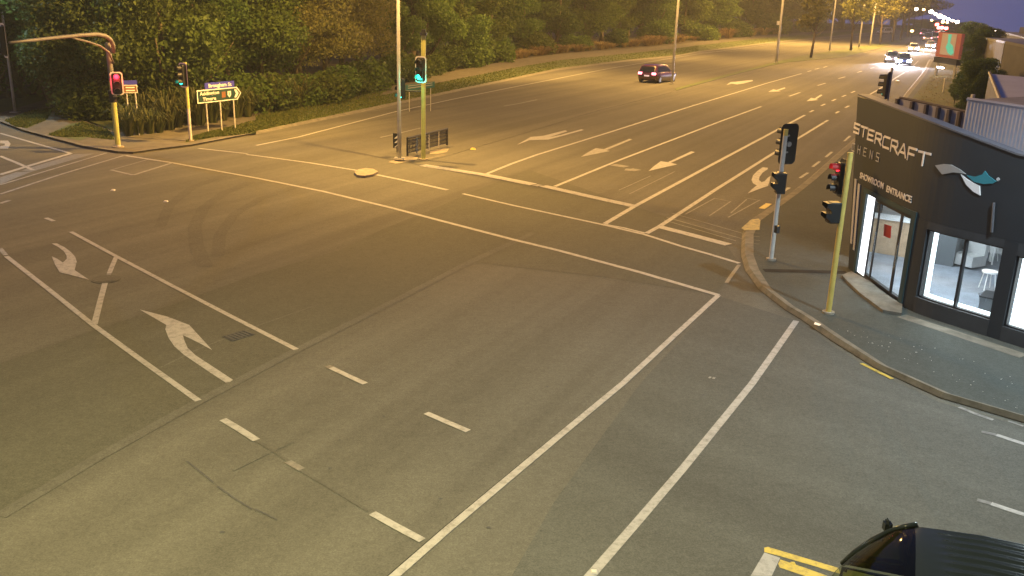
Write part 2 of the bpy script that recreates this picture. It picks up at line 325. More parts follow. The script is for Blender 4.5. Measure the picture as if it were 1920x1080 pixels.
# far carriageway and approach lanes
rline([(-12.209, 42.927), (-10.924, 46.035), (-7.651, 57.817), (-4.598, 66.571), (-0.494, 77.323), (9.808, 103.767), (27.26, 143.553), (49.456, 188.792), (79.349, 241.646), (117.588, 311.16)], 0.16, 'white')
rline([(27.889, 146.938), (31.423, 152.122), (35.199, 156.807)], 0.3, 'worn', 0.012)
rline([(-6.923, 46.686), (-6.361, 47.983), (-5.285, 50.763)], 0.13, 'worn'); rline([(-0.91, 63.022), (0.176, 65.031), (1.42, 67.948)], 0.13, 'worn')
rline([(-1.27, 37.103), (-0.162, 40.008), (1.01, 42.723), (5.43, 51.817), (12.305, 66.281), (24.07, 90.371), (31.709, 105.389)], 0.17)
rline([(1.535, 35.049), (4.698, 41.73), (9.136, 50.677), (12.683, 57.858), (17.732, 67.755)], 0.16)
rline([(2.945, 28.989), (4.254, 31.846), (8.288, 40.107), (14.222, 52.189), (19.493, 62.948)], 0.18)
rline([(4.145, 27.849), (4.734, 28.921), (7.776, 35.257), (12.149, 44.155), (19.528, 58.943)], 0.17)
rline([(29.902, 79.794), (32.867, 85.684), (35.907, 91.754), (40.874, 102.076), (46.228, 112.848)], 0.16); rline([(30.093, 80.32), (29.182, 77.318)], 0.16)
rline([(47.38, 115.074), (53.172, 127.322), (60.116, 142.332)], 0.15, 'worn')
for s in ("1480,180.5 1500,173.5", "1533,160.5 1548,156", "1572,147.5 1585,144", "1607,136 1616,133.5", "1632,128.5 1639,126.5", "1514,134.5 1521,132.5", "1528,130 1536,128", "1544,126.5 1551,124.5",
          "1518,210.5 1525,207", "1540,198.5 1547,195", "1560,189.5 1567,186", "1579,181.5 1586,178.5", "1596,174 1603,171", "1546,229.5 1552,225.5", "1567,212.5 1573,209", "1585,202 1592,198.5", "1600,193 1606,190"):
    pass
DASH = [[(22.33, 76.818), (24.335, 80.689)], [(28.398, 88.905), (30.209, 92.216)], [(33.74, 99.073), (35.555, 102.274)], [(39.606, 110.184), (41.16, 112.972)], [(44.352, 118.919), (45.772, 121.495)], [(33.432, 108.952), (34.52, 111.117)], [(35.811, 113.891), (37.073, 116.287)], [(38.209, 118.218), (39.491, 120.763)],
        [(20.409, 64.909), (21.074, 66.234)], [(22.717, 69.656), (23.479, 71.177)], [(24.837, 73.728), (25.691, 75.429)], [(26.994, 77.775), (27.858, 79.404)], [(29.194, 81.968), (30.151, 83.774)], [(19.611, 59.097), (20.214, 60.343)], [(22.173, 64.72), (22.829, 66.026)], [(24.222, 68.798), (25.006, 70.282)]]
for s in DASH: rline(s, 0.17)
for s in ([(10.46, 35.345), (10.973, 36.283)], [(12.06, 38.547), (12.816, 39.941)], [(13.518, 41.555), (14.333, 43.156)], [(15.046, 44.527), (15.95, 46.353)], [(17.957, 50.464), (19.077, 52.789)]): rline(s, 0.13, 'worn')
rline([(8.807, 32.079), (9.313, 33.008)], 0.22, 'yellow')
# stop lines and pedestrian crossings
rline([(-3.987, 38.93), (-1.225, 37.051), (0.712, 35.299)], 0.5, z=0.013, name='stop_line'); rline([(1.081, 35.086), (2.663, 33.43), (4.234, 31.843)], 0.42, z=0.013, name='stop_line'); rline([(0.774, 35.255), (0.977, 35.07)], 0.35, 'worn', 0.013, 'stop_line')
rline([(4.683, 28.804), (5.594, 27.753), (6.464, 26.709)], 0.36, z=0.013, name='stop_line')
rline([(2.904, 28.91), (3.512, 28.475), (4.111, 27.845)], 0.12, z=0.013, name='stop_line')
rline([(-16.776, 39.119), (-14.337, 37.776), (-10.017, 34.978), (-6.996, 32.827), (-4.248, 30.491), (-2.012, 28.426), (-0.043, 26.608), (1.301, 25.469), (3.399, 23.463), (5.112, 21.633)], 0.17, name='crossing_line')
rline([(-11.913, 40.313), (-11.432, 40.109), (-8.773, 38.694), (-6.237, 37.07)], 0.17, name='crossing_line'); rline([(-5.619, 36.447), (-4.056, 35.153), (-2.52, 33.751)], 0.19, name='crossing_line')
rline([(-1.905, 33.146), (-0.086, 31.416), (2.897, 28.835), (4.088, 27.671), (5.02, 26.322), (5.659, 25.554), (6.319, 24.667)], 0.15, name='crossing_line')
rline([(-14.464, 41.589), (-13.272, 41.115), (-11.928, 40.533)], 0.16, 'white', name='crossing_line')
rline([(5.112, 21.633), (3.465, 18.481), (2.127, 15.909), (0.929, 13.798), (-0.017, 12.114), (-0.764, 10.779), (-1.366, 9.652), (-2.007, 8.492)], 0.128, name='crossing_line')
rline([(5.005, 21.493), (3.386, 18.409), (2.064, 15.879), (0.876, 13.795), (-0.065, 12.127), (-0.808, 10.803), (-1.414, 9.672)], 0.06, 'tar', 0.0065, 'tar_seam')
rline([(6.529, 19.855), (5.465, 17.767), (4.608, 16.094), (3.56, 14.195), (2.71, 12.654), (1.776, 11.023), (1.083, 9.828), (0.479, 8.785)], 0.135, name='crossing_line')
rline([(-18.445, 32.265), (-18.158, 35.6), (-17.808, 39.651)], 0.12, 'worn', name='crossing_line'); rline([(-17.609, 30.724), (-17.35, 34.569), (-16.84, 39.107)], 0.13, 'worn', name='crossing_line')
rline([(-19.447, 34.11), (-19.349, 36.504), (-19.175, 39.247)], 0.22, name='stop_line')
rpoly([(-19.143, 35.076), (-18.976, 39.068), (-18.219, 39.427), (-18.653, 34.925)], 'faint', 0.0066, 'crossing_panel'); rpoly([(-19.173, 33.606), (-19.165, 34.724), (-18.653, 34.925), (-18.496, 32.357)], 'faint', 0.0066, 'crossing_panel')
rline([(-25.002, 44.35), (-21.93, 41.648), (-19.175, 39.247)], 0.16); rline([(-21.603, 38.086), (-20.221, 36.733), (-18.78, 35.256)], 0.16)
rline([(-16.845, 29.315), (-16.803, 29.827)], 0.15, 'worn')
rpoly([(-23.785, 42.107), (-23.452, 42.175), (-22.863, 41.297), (-22.287, 39.993), (-22.605, 39.932), (-22.946, 40.561), (-22.868, 40.814), (-23.142, 41.323), (-23.378, 41.357)], 'white')
for s in ([(-15.95, 35.735), (-14.703, 34.835)], [(-14.703, 34.835), (-14.251, 37.659)]): rline(s, 0.14, 'worn')
for s in ([(-16.776, 39.119), (-16.243, 38.933)], [(-15.95, 35.735), (-15.467, 38.518)]): rline(s, 0.1, 'faint', 0.0066)
# turning lane of the side street
rline([(-12.94, 25.941), (-10.587, 23.503), (-8.07, 20.938), (-6.054, 18.907), (-4.288, 17.151)], 0.12); rline([(-13.355, 23.193), (-10.825, 20.412), (-8.843, 18.21), (-6.92, 16.178), (-5.404, 14.6)], 0.12)
rline([(-13.933, 23.947), (-13.422, 23.292)], 0.12, 'worn'); rline([(-14.463, 27.538), (-14.033, 27.162)], 0.13)
rline([(-10.565, 23.452), (-10.324, 22.652), (-10.104, 21.946)], 0.12, name='hold_line'); rline([(-9.866, 21.149), (-9.386, 19.787), (-8.835, 18.245)], 0.13, name='hold_line'); rline([(-10.104, 21.946), (-9.983, 21.541), (-9.866, 21.149)], 0.1, 'faint', name='hold_line')
rline([(-3.417, 16.265), (-3.059, 15.925), (-2.648, 15.553)], 0.125); rline([(-3.503, 16.339), (-3.417, 16.265)], 0.125, 'faint')
rline([(-1.412, 14.379), (-1.029, 14.049), (-0.652, 13.733)], 0.125); rline([(-4.758, 13.898), (-4.37, 13.544), (-4.002, 13.188)], 0.13); rline([(-1.835, 11.123), (-1.447, 10.795), (-1.079, 10.495)], 0.125)
rline([(-3.337, 12.519), (-3.214, 12.409), (-3.072, 12.285)], 0.12, 'faint')
rpoly([(-8.285, 19.282), (-7.529, 18.88), (-6.868, 18.384), (-6.392, 17.676), (-5.929, 16.987), (-6.334, 17.371), (-6.788, 17.769), (-6.639, 17.438), (-6.444, 17.062), (-6.155, 16.681), (-5.601, 16.095), (-5.082, 15.543), (-5.11, 15.442), (-5.179, 15.413), (-5.588, 15.834), (-6.026, 16.303), (-6.388, 16.691), (-6.734, 17.127), (-7.022, 17.591), (-7.269, 18.083), (-7.343, 18.343)], 'white')
rpoly([(-12.843, 24.592), (-12.702, 24.609), (-12.322, 24.247), (-11.93, 23.787), (-11.606, 23.336), (-11.359, 22.894), (-11.06, 22.131), (-10.353, 21.367), (-10.83, 21.637), (-11.332, 21.911), (-11.784, 22.594), (-12.221, 23.32), (-11.953, 23.087), (-11.656, 22.759), (-11.726, 23.112), (-11.869, 23.413), (-12.133, 23.819), (-12.475, 24.229)], 'white')
# approach arrows
rpoly([(3.009, 42.398), (3.43, 43.814), (3.926, 45.247), (4.297, 44.977), (5.999, 48.898), (6.109, 48.625), (4.4, 44.659), (4.561, 44.44)], 'worn')
rpoly([(5.718, 39.143), (6.124, 40.415), (6.643, 41.857), (6.923, 41.615), (8.618, 45.129), (8.761, 44.906), (7.05, 41.493), (7.278, 41.105)], 'white')
rpoly([(0.027, 45.528), (0.747, 48.494), (1.407, 49.036), (2.719, 51.551), (2.818, 51.132), (1.735, 48.603), (2.338, 49.541), (3.656, 52.209), (3.786, 51.9), (2.251, 48.811), (1.653, 47.704), (0.68, 47.312)], 'white')
rpoly([(21.465, 80.271), (22.688, 83.174), (22.774, 82.431), (24.345, 85.579), (24.206, 84.724), (22.706, 81.652), (22.813, 81.188)], 'white')
rpoly([(22.558, 72.873), (23.87, 75.963), (23.939, 75.34), (25.663, 79.198), (25.652, 78.731), (23.867, 74.685), (23.959, 74.296)], 'white')
rpoly([(19.194, 86.339), (20.386, 89.984), (21.017, 90.515), (22.178, 92.18), (23.294, 93.549), (23.07, 92.184), (21.399, 88.837), (20.4, 87.323), (20.069, 88.08)], 'white')
rpoly([(11.309, 40.896), (11.095, 40.997), (10.659, 40.107), (10.145, 38.857), (9.798, 37.701), (9.691, 36.983), (9.733, 36.536), (9.34, 35.707), (8.959, 34.81), (9.531, 35.629), (10.173, 36.492), (10.519, 37.579), (10.896, 38.855), (10.621, 38.315), (10.312, 37.546), (10.113, 37.28), (10.121, 37.752), (10.333, 38.514), (10.741, 39.595), (11.173, 40.463)], 'white')
# detector loop cuts and worn paint in the approach lanes
for s in ([(4.289, 40.512), (4.879, 40.063)], [(4.937, 39.536), (5.266, 39.197)], [(4.733, 39.369), (5.024, 39.287)]): rline(s, 0.5, 'faint', 0.0066, 'worn_marking')
for s in ([(5.865, 30.785), (7.46, 33.692)], [(6.661, 30.645), (7.947, 33.188)], [(7.263, 30.482), (9.14, 33.645)], [(7.46, 33.692), (7.947, 33.188)], [(5.136, 30.201), (7.412, 27.044)], [(5.425, 30.891), (7.337, 28.103)], [(4.984, 29.787), (6.805, 27.232)], [(7.505, 31.172), (8.649, 33.67)], [(8.617, 33.957), (9.115, 33.545)], [(4.311, 34.019), (6.852, 39.204)], [(3.977, 34.683), (5.654, 37.997)]):
    rline(s, 0.05, 'faint', 0.0066, 'loop_cut')
# lower right corner: yellow lines, white bar
rpoly([(3.406, 10.446), (3.585, 10.335), (3.369, 9.931), (3.098, 9.917)], 'white', name='painted_bar')
rpoly([(3.434, 10.558), (3.489, 10.579), (3.884, 10.362), (4.278, 10.147), (4.256, 10.02), (3.908, 10.209), (3.59, 10.377), (3.409, 10.458)], 'yellow', name='painted_bar')
rpoly([(3.576, 10.298), (3.849, 10.125), (4.084, 9.966), (3.852, 9.91), (3.521, 10.12), (3.522, 10.201)], 'yellow', name='painted_bar')
rline([(7.117, 17.312), (7.289, 16.905), (7.444, 16.54)], 0.09, 'yellow'); rline([(8.171, 15.291), (8.347, 15.011), (8.54, 14.784)], 0.09, 'worn')
rline([(8.3, 14.186), (8.459, 14.017), (8.692, 13.781)], 0.11); rline([(8.098, 14.294), (8.3, 14.186)], 0.1, 'faint')
rline([(7.08, 11.883), (7.252, 11.73), (7.523, 11.517)], 0.11); rline([(6.924, 11.978), (7.08, 11.883)], 0.1, 'faint')
rline([(8.79, 14.758), (8.957, 14.557)], 0.06, 'worn')
for s in ([(3.837, 16.346), (3.873, 16.322)], [(3.904, 16.325), (3.951, 16.302)]): rline(s, 0.09, 'worn', name='paint_dot')
rline([(6.281, 24.501), (5.846, 23.469), (5.541, 22.711)], 0.1, 'faint', name='worn_marking')
# manholes, drain grates, road studs: lids in the road
def lid(p, r, name='manhole_cover', sq=False, rz=0.0):
    mb = MB()
    if sq:
        mb.box((p[0], p[1], 0.006), (r * 2, r * 1.4, 0.016), rz)
        for k in range(6): mb.box((p[0] + math.cos(rz) * (-r + r * (k + .5) / 3), p[1] + math.sin(rz) * (-r + r * (k + .5) / 3), 0.018), (0.03, r * 1.2, 0.012), rz)
    else:
        mb.disc((p[0], p[1], 0.006), (0, 0, 1), r, 24, 0.016); mb.disc((p[0], p[1], 0.012), (0, 0, 1), r * .8, 20, 0.018)
    return tag(mb.build(name, M['crack' if sq else 'skid'], road))
lid((-5.657, 17.833), 0.27, 'drain_cover', True, 0.9); lid((-9.971, 21.451), 0.34)
def stud(p, m, label, s=1.0):
    mb = MB(); mb.hexa([(p[0] + x * .06 * s * k, p[1] + y * .06 * s * k, z) for z, k in ((0.0, 1), (0.03 * s, .6)) for x, y in ((-1, -1), (1, -1), (1, 1), (-1, 1))])
    tag(mb.build('road_stud', M[m]), label, 'road stud', 'raised road studs')
stud((3.72, 10.223), 'yellow', 'yellow raised stud between the two yellow lines ahead of the black van', .55)
stud((-14.249, 31.928), 'signwhite', 'small white stud on bare asphalt nearest the left crossing', 1.2)
stud((-11.8, 30.37), 'signwhite', 'small white stud below the painted box at the far corner', 1.2)
stud((1.135, 9.909), 'wpole', 'small grey stud at the bottom end of the white crossing line', 0.8)
stud((39.611, 98.125), 'signwhite', 'white stud beside the edge line under the oncoming headlights', 3.0)

# oil drips and small stains scattered over the near lanes
sp = MB(); quad = [(-4.19, 14.509), (6.225, 18.518), (7.008, 11.106), (-4.222, 9.674)]
for _ in range(38):
    a, b = rnd.random(), rnd.random(); p = Vector(quad[0]).lerp(Vector(quad[1]), a).lerp(Vector(quad[3]).lerp(Vector(quad[2]), a), b); r = rnd.uniform(.008, .035); an = rnd.uniform(0, 6)
    sp.sheet([(p.x + r * rnd.uniform(.6, 1.4) * math.cos(an + k), p.y + r * rnd.uniform(.5, 1) * math.sin(an + k)) for k in (0, 1.05, 2.1, 3.14, 4.2, 5.2)], .0072)
sp = sp.build('oil_stain', M['crack'], road); sp['kind'] = 'stuff'
# traffic island and median
def kerbed(poly, z=0.12, top='concrete', name='median_island'):
    return MB().prism(poly, -0.02, z).build(name, M[top])
isl = tag(kerbed([(-6.463, 36.367), (-6.396, 36.981), (-6.148, 37.332), (-5.821, 37.201), (-5.541, 36.639), (-5.642, 36.031), (-5.918, 35.641), (-6.223, 35.706)], 0.1, name='traffic_island'), kind='structure')
med = tag(kerbed([(-5.541, 39.611), (-5.244, 40.372), (-4.782, 41.491), (-4.157, 42.538), (-3.082, 44.91), (-0.27, 52.125), (5.626, 65.496), (13.328, 82.442), (13.815, 83.138), (13.438, 79.915), (12.58, 76.768), (5.329, 61.79), (-0.236, 48.287), (-2.234, 43.715), (-3.133, 41.494), (-3.788, 40.206), (-4.343, 39.685), (-5.136, 38.998)], 0.012, 'road', 'median_island'), kind='structure')
MB().sheet([(-5.513, 39.406), (-5.145, 39.061), (-4.372, 40.171), (-4.379, 40.894), (-4.74, 41.124), (-5.138, 40.463)], 0.018).build('concrete_pad', M['concrete'], med)
MB().sheet([(-4.018, 42.646), (-3.495, 43.559), (-3.195, 43.617), (-3.221, 42.639), (-3.657, 41.931), (-3.946, 41.877)], 0.018).build('concrete_pad', M['concrete'], med)
MB().sheet([(-4.081, 40.081), (-3.821, 40.557), (-3.151, 41.719), (-3.367, 41.985), (-3.989, 40.818)], 0.018).build('concrete_pad', M['kerb'], med)
gm = tag(MB().prism([(13.609, 80.978), (20.908, 97.421), (32.277, 122.19), (38.209, 134.855), (44.458, 148.338), (56.116, 168.909), (72.294, 198.916), (88.738, 229.012), (113.78, 280.063), (127.899, 309.973), (94.925, 236.509), (78.068, 202.639), (70.541, 186.428), (50.781, 147.251), (41.386, 134.533), (36.184, 127.296), (31.081, 117.551), (20.402, 94.467), (13.366, 78.91)], -0.02, 0.03).build('grass_median', M['grass']), kind='structure')
stud((-2.057, 43.749), 'yellow', 'yellow raised stud on the median kerb line right of the barrier', 2.2)

# far verge: kerb, grass, footpath
fv_k = [(-13.198, 46.514), (-11.927, 50.371), (-8.722, 59.939), (-4.958, 71.711), (-0.56, 84.865), (4.089, 98.932), (14.293, 120.24), (22.292, 133.9), (28.214, 148.691), (51.757, 197.713), (85.858, 261.699), (130.294, 345.074), (180.543, 438.648)]
fv_k2 = [(-13.326, 46.979), (-12.052, 50.914), (-8.832, 60.698), (-5.019, 72.571), (-0.571, 86.061), (4.151, 100.55), (14.47, 121.776), (22.577, 135.653), (28.547, 150.485), (52.407, 200.235), (87.109, 265.552), (132.441, 350.805), (183.695, 446.352)]
fv_g = [(-14.479, 51.161), (-13.128, 55.565), (-9.68, 66.587), (-5.669, 81.862), (-0.682, 98.513), (4.689, 114.558), (16.287, 137.56), (26.141, 157.612), (32.813, 173.461), (61.268, 234.586), (100.261, 306.063), (150.651, 399.409), (201.266, 489.3)]
fv_p = [(-15.525, 54.954), (-14.024, 59.441), (-10.481, 72.157), (-6.406, 92.381), (-0.81, 112.958), (5.237, 128.854), (18.033, 152.736), (28.812, 174.065), (36.268, 192.066), (67.473, 258.644), (110.896, 338.826), (160.697, 426.223), (213.523, 519.258)]
v = MB(); v.strip(fv_k, fv_k2, 0.0, 0.1); v.f = [f[::-1] if False else f for f in v.f]
tag(v.build('kerb', M['kerb']), kind='structure')
v = MB(); v.strip(fv_k2, fv_g, 0.1); tag(v.build('grass_verge', M['grass']), kind='structure')
v = MB(); v.strip(fv_g, fv_p, 0.104); tag(v.build('far_footpath', M['path']), kind='structure')
cor = MB(); cor.prism([(-23.693, 44.824), (-21.702, 42.879), (-19.231, 40.741), (-17.277, 39.604), (-16.619, 39.581), (-15.904, 40.765), (-14.964, 42.053), (-14.125, 44.265), (-13.198, 46.514), (-15.525, 54.954), (-16.751, 50.857), (-17.767, 47.945), (-18.47, 44.815), (-19.914, 45.453), (-22.635, 48.556), (-25.773, 53.132), (-29.817, 59.196), (-28.783, 51.321), (-27.185, 48.375), (-24.243, 45.282)], -0.02, 0.09)
tag(cor.build('corner_pavement', M['path']), kind='structure')
for p in ([(-26.735, 47.979), (-27.366, 50.904), (-27.61, 52.659), (-27.058, 53.902), (-25.899, 51.277), (-24.919, 48.639), (-24.328, 45.574), (-25.184, 46.194)], [(-22.384, 43.52), (-23.12, 47.514), (-22.952, 48.656), (-19.504, 44.505), (-18.735, 42.865), (-20.236, 43.255), (-20.144, 42.231), (-21.267, 43.039)], [(-32.181, 57.606), (-31.66, 60.495), (-31.079, 62.901), (-29.709, 58.997), (-28.643, 51.085)], [(-25.72, 53.702), (-20.688, 48.299), (-19.949, 45.558), (-22.57, 48.747)]):
    tag(MB().sheet(p, 0.1).build('grass_verge', M['grass']), kind='structure')
A, B = offset_line([(-27.078, 48.177), (-24.153, 45.108), (-21.779, 43.037), (-19.296, 40.885), (-17.334, 39.74), (-16.646, 39.649), (-15.931, 40.836), (-14.99, 42.13), (-14.151, 44.349), (-13.223, 46.606)], 0.22)
kb = MB(); kb.strip(A, B, 0.105); tag(kb.build('kerb', M['kerb']), kind='structure')
tag(MB().sheet([(-15.437, 42.513), (-15.3, 43.052), (-14.684, 44.42), (-14.134, 46.046), (-13.124, 46.265), (-14.287, 50.483), (-14.82, 48.348), (-15.312, 46.38), (-15.645, 44.585)], 0.096).build('grass_verge', M['grass']), kind='structure')
A, B = offset_line([(-20.591, 43.908), (-19.707, 43.467), (-18.897, 43.109)], 0.25); kb = MB(); kb.strip(A, B, 0.108); kb.f = [f[::-1] for f in kb.f]; tag(kb.build('kerb', M['concrete']), kind='structure')

# near corner pavement with kerb
ko = [(63.574, 146.68), (47.826, 111.778), (32.59, 79.224), (24.617, 63.012), (18.72, 51.231), (15.267, 44.25), (12.425, 38.484), (10.673, 35.065), (9.094, 32.163), (7.894, 30.088), (7.181, 28.084), (6.55, 25.48), (6.308, 23.924), (6.25, 22.229), (6.481, 20.61), (6.664, 19.941), (6.935, 18.513), (7.309, 17.044), (7.99, 15.676), (9.036, 14.689)]
ko = ko + [(ko[-1][0] + 1.9, ko[-1][1] - 2.0), (ko[-1][0] + 9, ko[-1][1] - 9.0)]
ki = [(63.181, 144.28), (47.583, 109.908), (32.471, 77.861), (24.577, 61.914), (18.739, 50.329), (15.325, 43.468), (12.513, 37.801), (10.766, 34.439), (9.212, 31.588), (8.069, 29.478), (7.418, 27.593), (6.825, 25.152), (6.606, 23.663), (6.48, 21.973), (6.666, 20.518), (6.851, 19.882), (7.122, 18.508), (7.461, 16.934), (8.137, 15.612), (9.049, 14.762)]
ki = ki + [(ki[-1][0] + 1.9, ki[-1][1] - 2.0), (ki[-1][0] + 9, ki[-1][1] - 9.0)]
kb = MB(); kb.strip(ko, [tuple(Vector(a).lerp(Vector(b), .3)) for a, b in zip(ko, ki)], 0.02, 0.13); kb.strip([tuple(Vector(a).lerp(Vector(b), .3)) for a, b in zip(ko, ki)], ki, 0.13)
tag(kb.build('kerb', M['kerb']), kind='structure')
gu = MB(); A, _ = offset_line(ko, 0.5); gu.strip(A, ko, 0.006, 0.018); tag(gu.build('gutter', M['path']), kind='structure')
pv = MB(); pv.prism(ki + [(45, 0), (45, 60), (70, 120)], -0.02, 0.127)
pave = tag(pv.build('pavement', M['pave']), kind='structure')
MB().sheet([(7.834, 29.671), (8.129, 29.865), (8.142, 29.633), (7.763, 28.252), (7.277, 28.121), (7.223, 28.398)], 0.134).build('tactile_panel', M['tactile'], pave)
for s in ([(7.486, 27.806), (7.649, 27.792)], [(7.367, 27.384), (7.536, 27.338)], [(7.251, 26.909), (7.434, 26.866)], [(7.156, 26.451), (7.303, 26.405)]):
    A, B = offset_line(s, 0.05); q = MB(); q.strip(A, B, 0.134); q.f = [f[::-1] for f in q.f]; q.build('tactile_strip', M['kerb'], pave)
A, B = offset_line([(6.712, 23.573), (7.69, 23.6), (8.948, 23.606)], 0.3); q = MB(); q.strip(A, B, 0.132); q.f = [f[::-1] for f in q.f]; q.build('drain_strip', M['tar'], pave)
A, B = offset_line([(9.005, 20.078), (9.807, 18.87), (10.575, 17.671)], 0.35); q = MB(); q.strip(A, B, 0.132); q.f = [f[::-1] for f in q.f]; q.build('wall_footing_strip', M['kerb'], pave)
MB().sheet([(6.811, 19.434), (6.913, 19.301), (6.83, 19.188), (6.742, 19.286)], 0.134).build('paint_patch', M['signwhite'], pave)
for p in ([(9.065, 15.159), (9.779, 16.174), (10.369, 17.3), (9.739, 17.991), (9.019, 17.63), (8.865, 15.733)], ):
    pass
bm_ = MB(); bm_.sheet([(61.653, 139.629), (47.122, 108.092), (34.043, 80.168), (27.094, 65.656), (28.44, 57.385), (40.695, 81.25), (63.007, 134.192)], 0.15)
tag(bm_.build('grass_berm', M['drygrass']), kind='structure')
# pale chip stones scattered on the pavement edge and the rough berm: uncountable
st = MB(); quad = [(7.113, 19.184), (7.959, 18.913), (10.218, 17.011), (9.11, 14.897)]
for _ in range(55):
    a, b = rnd.random(), rnd.random()
    p = Vector(quad[0]).lerp(Vector(quad[3]), a).lerp(Vector(quad[1]).lerp(Vector(quad[2]), a), b * b)
    r = rnd.uniform(.005, .013); st.add([(p.x - r, p.y - r, .13), (p.x + r, p.y - r * .6, .13), (p.x, p.y + r, .13), (p.x, p.y, .13 + r)], [(0, 1, 3), (1, 2, 3), (2, 0, 3)])
tag(st.build('gravel', M['wpole']), kind='stuff')
lt = MB(); quad = [(26.311, 63.689), (47.2, 107.854), (51.294, 109.453), (29.703, 61.545)]
for _ in range(500):
    a, b = rnd.random(), rnd.random(); p = Vector(quad[0]).lerp(Vector(quad[1]), a).lerp(Vector(quad[3]).lerp(Vector(quad[2]), a), b); r = rnd.uniform(.03, .14); an = rnd.uniform(0, 6)
    lt.add([(p.x + r * math.cos(an), p.y + r * math.sin(an), .16), (p.x - r * math.cos(an), p.y - r * math.sin(an), .16), (p.x - r * math.sin(an), p.y + r * math.cos(an), .2)], [(0, 1, 2)])
tag(lt.build('leaf_litter', M['tussock']), kind='stuff')

# ---------------------------------------------------------------- street lights
def add_light(name, loc, energy, col, parent, radius=0.12, cone=165, aim=None):
    l = bpy.data.lights.new(name, 'POINT' if cone >= 165 else 'SPOT'); l.energy = energy; l.color = col; l.shadow_soft_size = radius
    if l.type == 'SPOT': l.spot_size = math.radians(cone); l.spot_blend = 0.5
    o = bpy.data.objects.new(name, l); C.objects.link(o); o.location = loc; o.parent = parent
    if aim is not None: o.rotation_euler = Vector(aim).to_track_quat('-Z', 'Y').to_euler()
    return o
def street_light(p, label, h=10.0, arms=((1, 0),), reach=1.8, energy=0, col=SODIUM, r=0.085, lamp='lampo', group='steel street light poles', cabinet=False, cone=165, tilt=0.0, verge=0.0):
    t = thing('street_light', label, 'street light', (p[0], p[1], p[2] if len(p) > 2 else 0), 0, group)
    pb = MB(); pb.tube([(0, 0, 0), (0, 0, 1.2), (0, 0, h)], [r, r * .95, r * .6], 12); pb.build('pole', M['galv'], t, True)
    MB().prism([(-.22, -.22), (.22, -.22), (.22, .22), (-.22, .22)], 0, .04).build('base_plate', M['galv'], t)
    for a in arms:
        d = Vector((a[0], a[1], 0)).normalized(); e = d * reach
        ab = MB(); ab.tube([(0, 0, h - .1), d * reach * .5 + Vector((0, 0, h + .25)), e + Vector((0, 0, h + .35))], [r * .5, r * .45, r * .4], 8); ab.build('arm', M['galv'], t, True)
        an = math.atan2(d.y, d.x); hb = MB(); c = e + d * .3 + Vector((0, 0, h + .37)); hb.box(c, (.75, .3, .14), an); hd = hb.build('lamp_head', M['galv'], t, bevel=.03)
        MB().box(c + Vector((0, 0, -.082)), (.5, .22, .02), an).build('lamp_lens', M[lamp], hd)
        if verge and a[1] > 0: add_light('tree_fill_light', c + d * .42 + Vector((0, 0, -.12)), energy * verge, col, t, cone=118, aim=(d.x, d.y, -.35))  # extra spot added under the far arm to brighten the trees
        if energy: add_light('lamp_light', c + Vector((0, 0, -.14)), energy, col, t, cone=cone, aim=(d.x * tilt, d.y * tilt, -1) if tilt else None)
    return t
aB = Vector((0.779, -0.627)); 
street_light((-5.082, 39.833) + (0.11,), 'grey street light pole on the median nose beside the chevron marker', 12.5, ((.6, -.5), (-.6, .5)), 2.2, P_SODIUM, verge=1.3)
street_light((14.007, 85.405) + (0.1,), 'grey street light pole on the median in front of the dark car', 16, ((.8, -.45), (-.8, .45)), 2.2, P_FAR, verge=1.8, r=.12)
sl3 = street_light((33.784, 123.957) + (0.1,), 'thick grey street light pole with small white box, at the start of the grass median', 18, ((.8, -.45), (-.8, .45)), 2.2, P_FAR, verge=1.8, r=.17)
MB().box((-.3, 0, 5.0), (.3, .3, .5)).build('service_box', M['signwhite'], sl3)
street_light((54.703, 167.176) + (0.1,), 'slim street light pole between the first and second median trees', 18, ((.8, -.45), (-.8, .45)), 2.2, P_FAR, verge=1.8, r=.15)
street_light((66.565, 186.149) + (0.1,), 'slim street light pole beyond the second median tree', 18, ((.8, -.45), (-.8, .45)), 2.2, P_FAR * 1.3, verge=1.5, r=.17)
street_light((72.614, 196.727) + (0.1,), 'farthest slim street light pole in the yellow-lit median trees', 18, ((.8, -.45), (-.8, .45)), 2.2, P_FAR * 2, verge=1.8, r=.17)
street_light((-28.023, 51.514) + (0.1,), 'tall grey street light pole on the grass at the far left footpath', 10.5, ((-.5, -.8),), 2.0, P_LEFT, LED, lamp='lamp')
# lamps of the near side stand just outside the picture
street_light((12.5, 12.2, .13), 'street light with white lamp on the near pavement past the showroom', 9.0, ((-.8, .6),), 2.6, P_LED, LED, lamp='lamp', cone=140)
street_light((-4.4, 1.0, 0), 'street light with warm lamp on the near left kerb', 10.5, ((.05, 1),), 4.8, P_CAMERA, NEUTRAL, lamp='lamp', cone=134)
street_light((-24, 17, 0), 'street light with orange lamp on the left side of the crossing street', 10.0, ((.95, .3),), 2.6, P_CAMERA * .4, SODIUM)

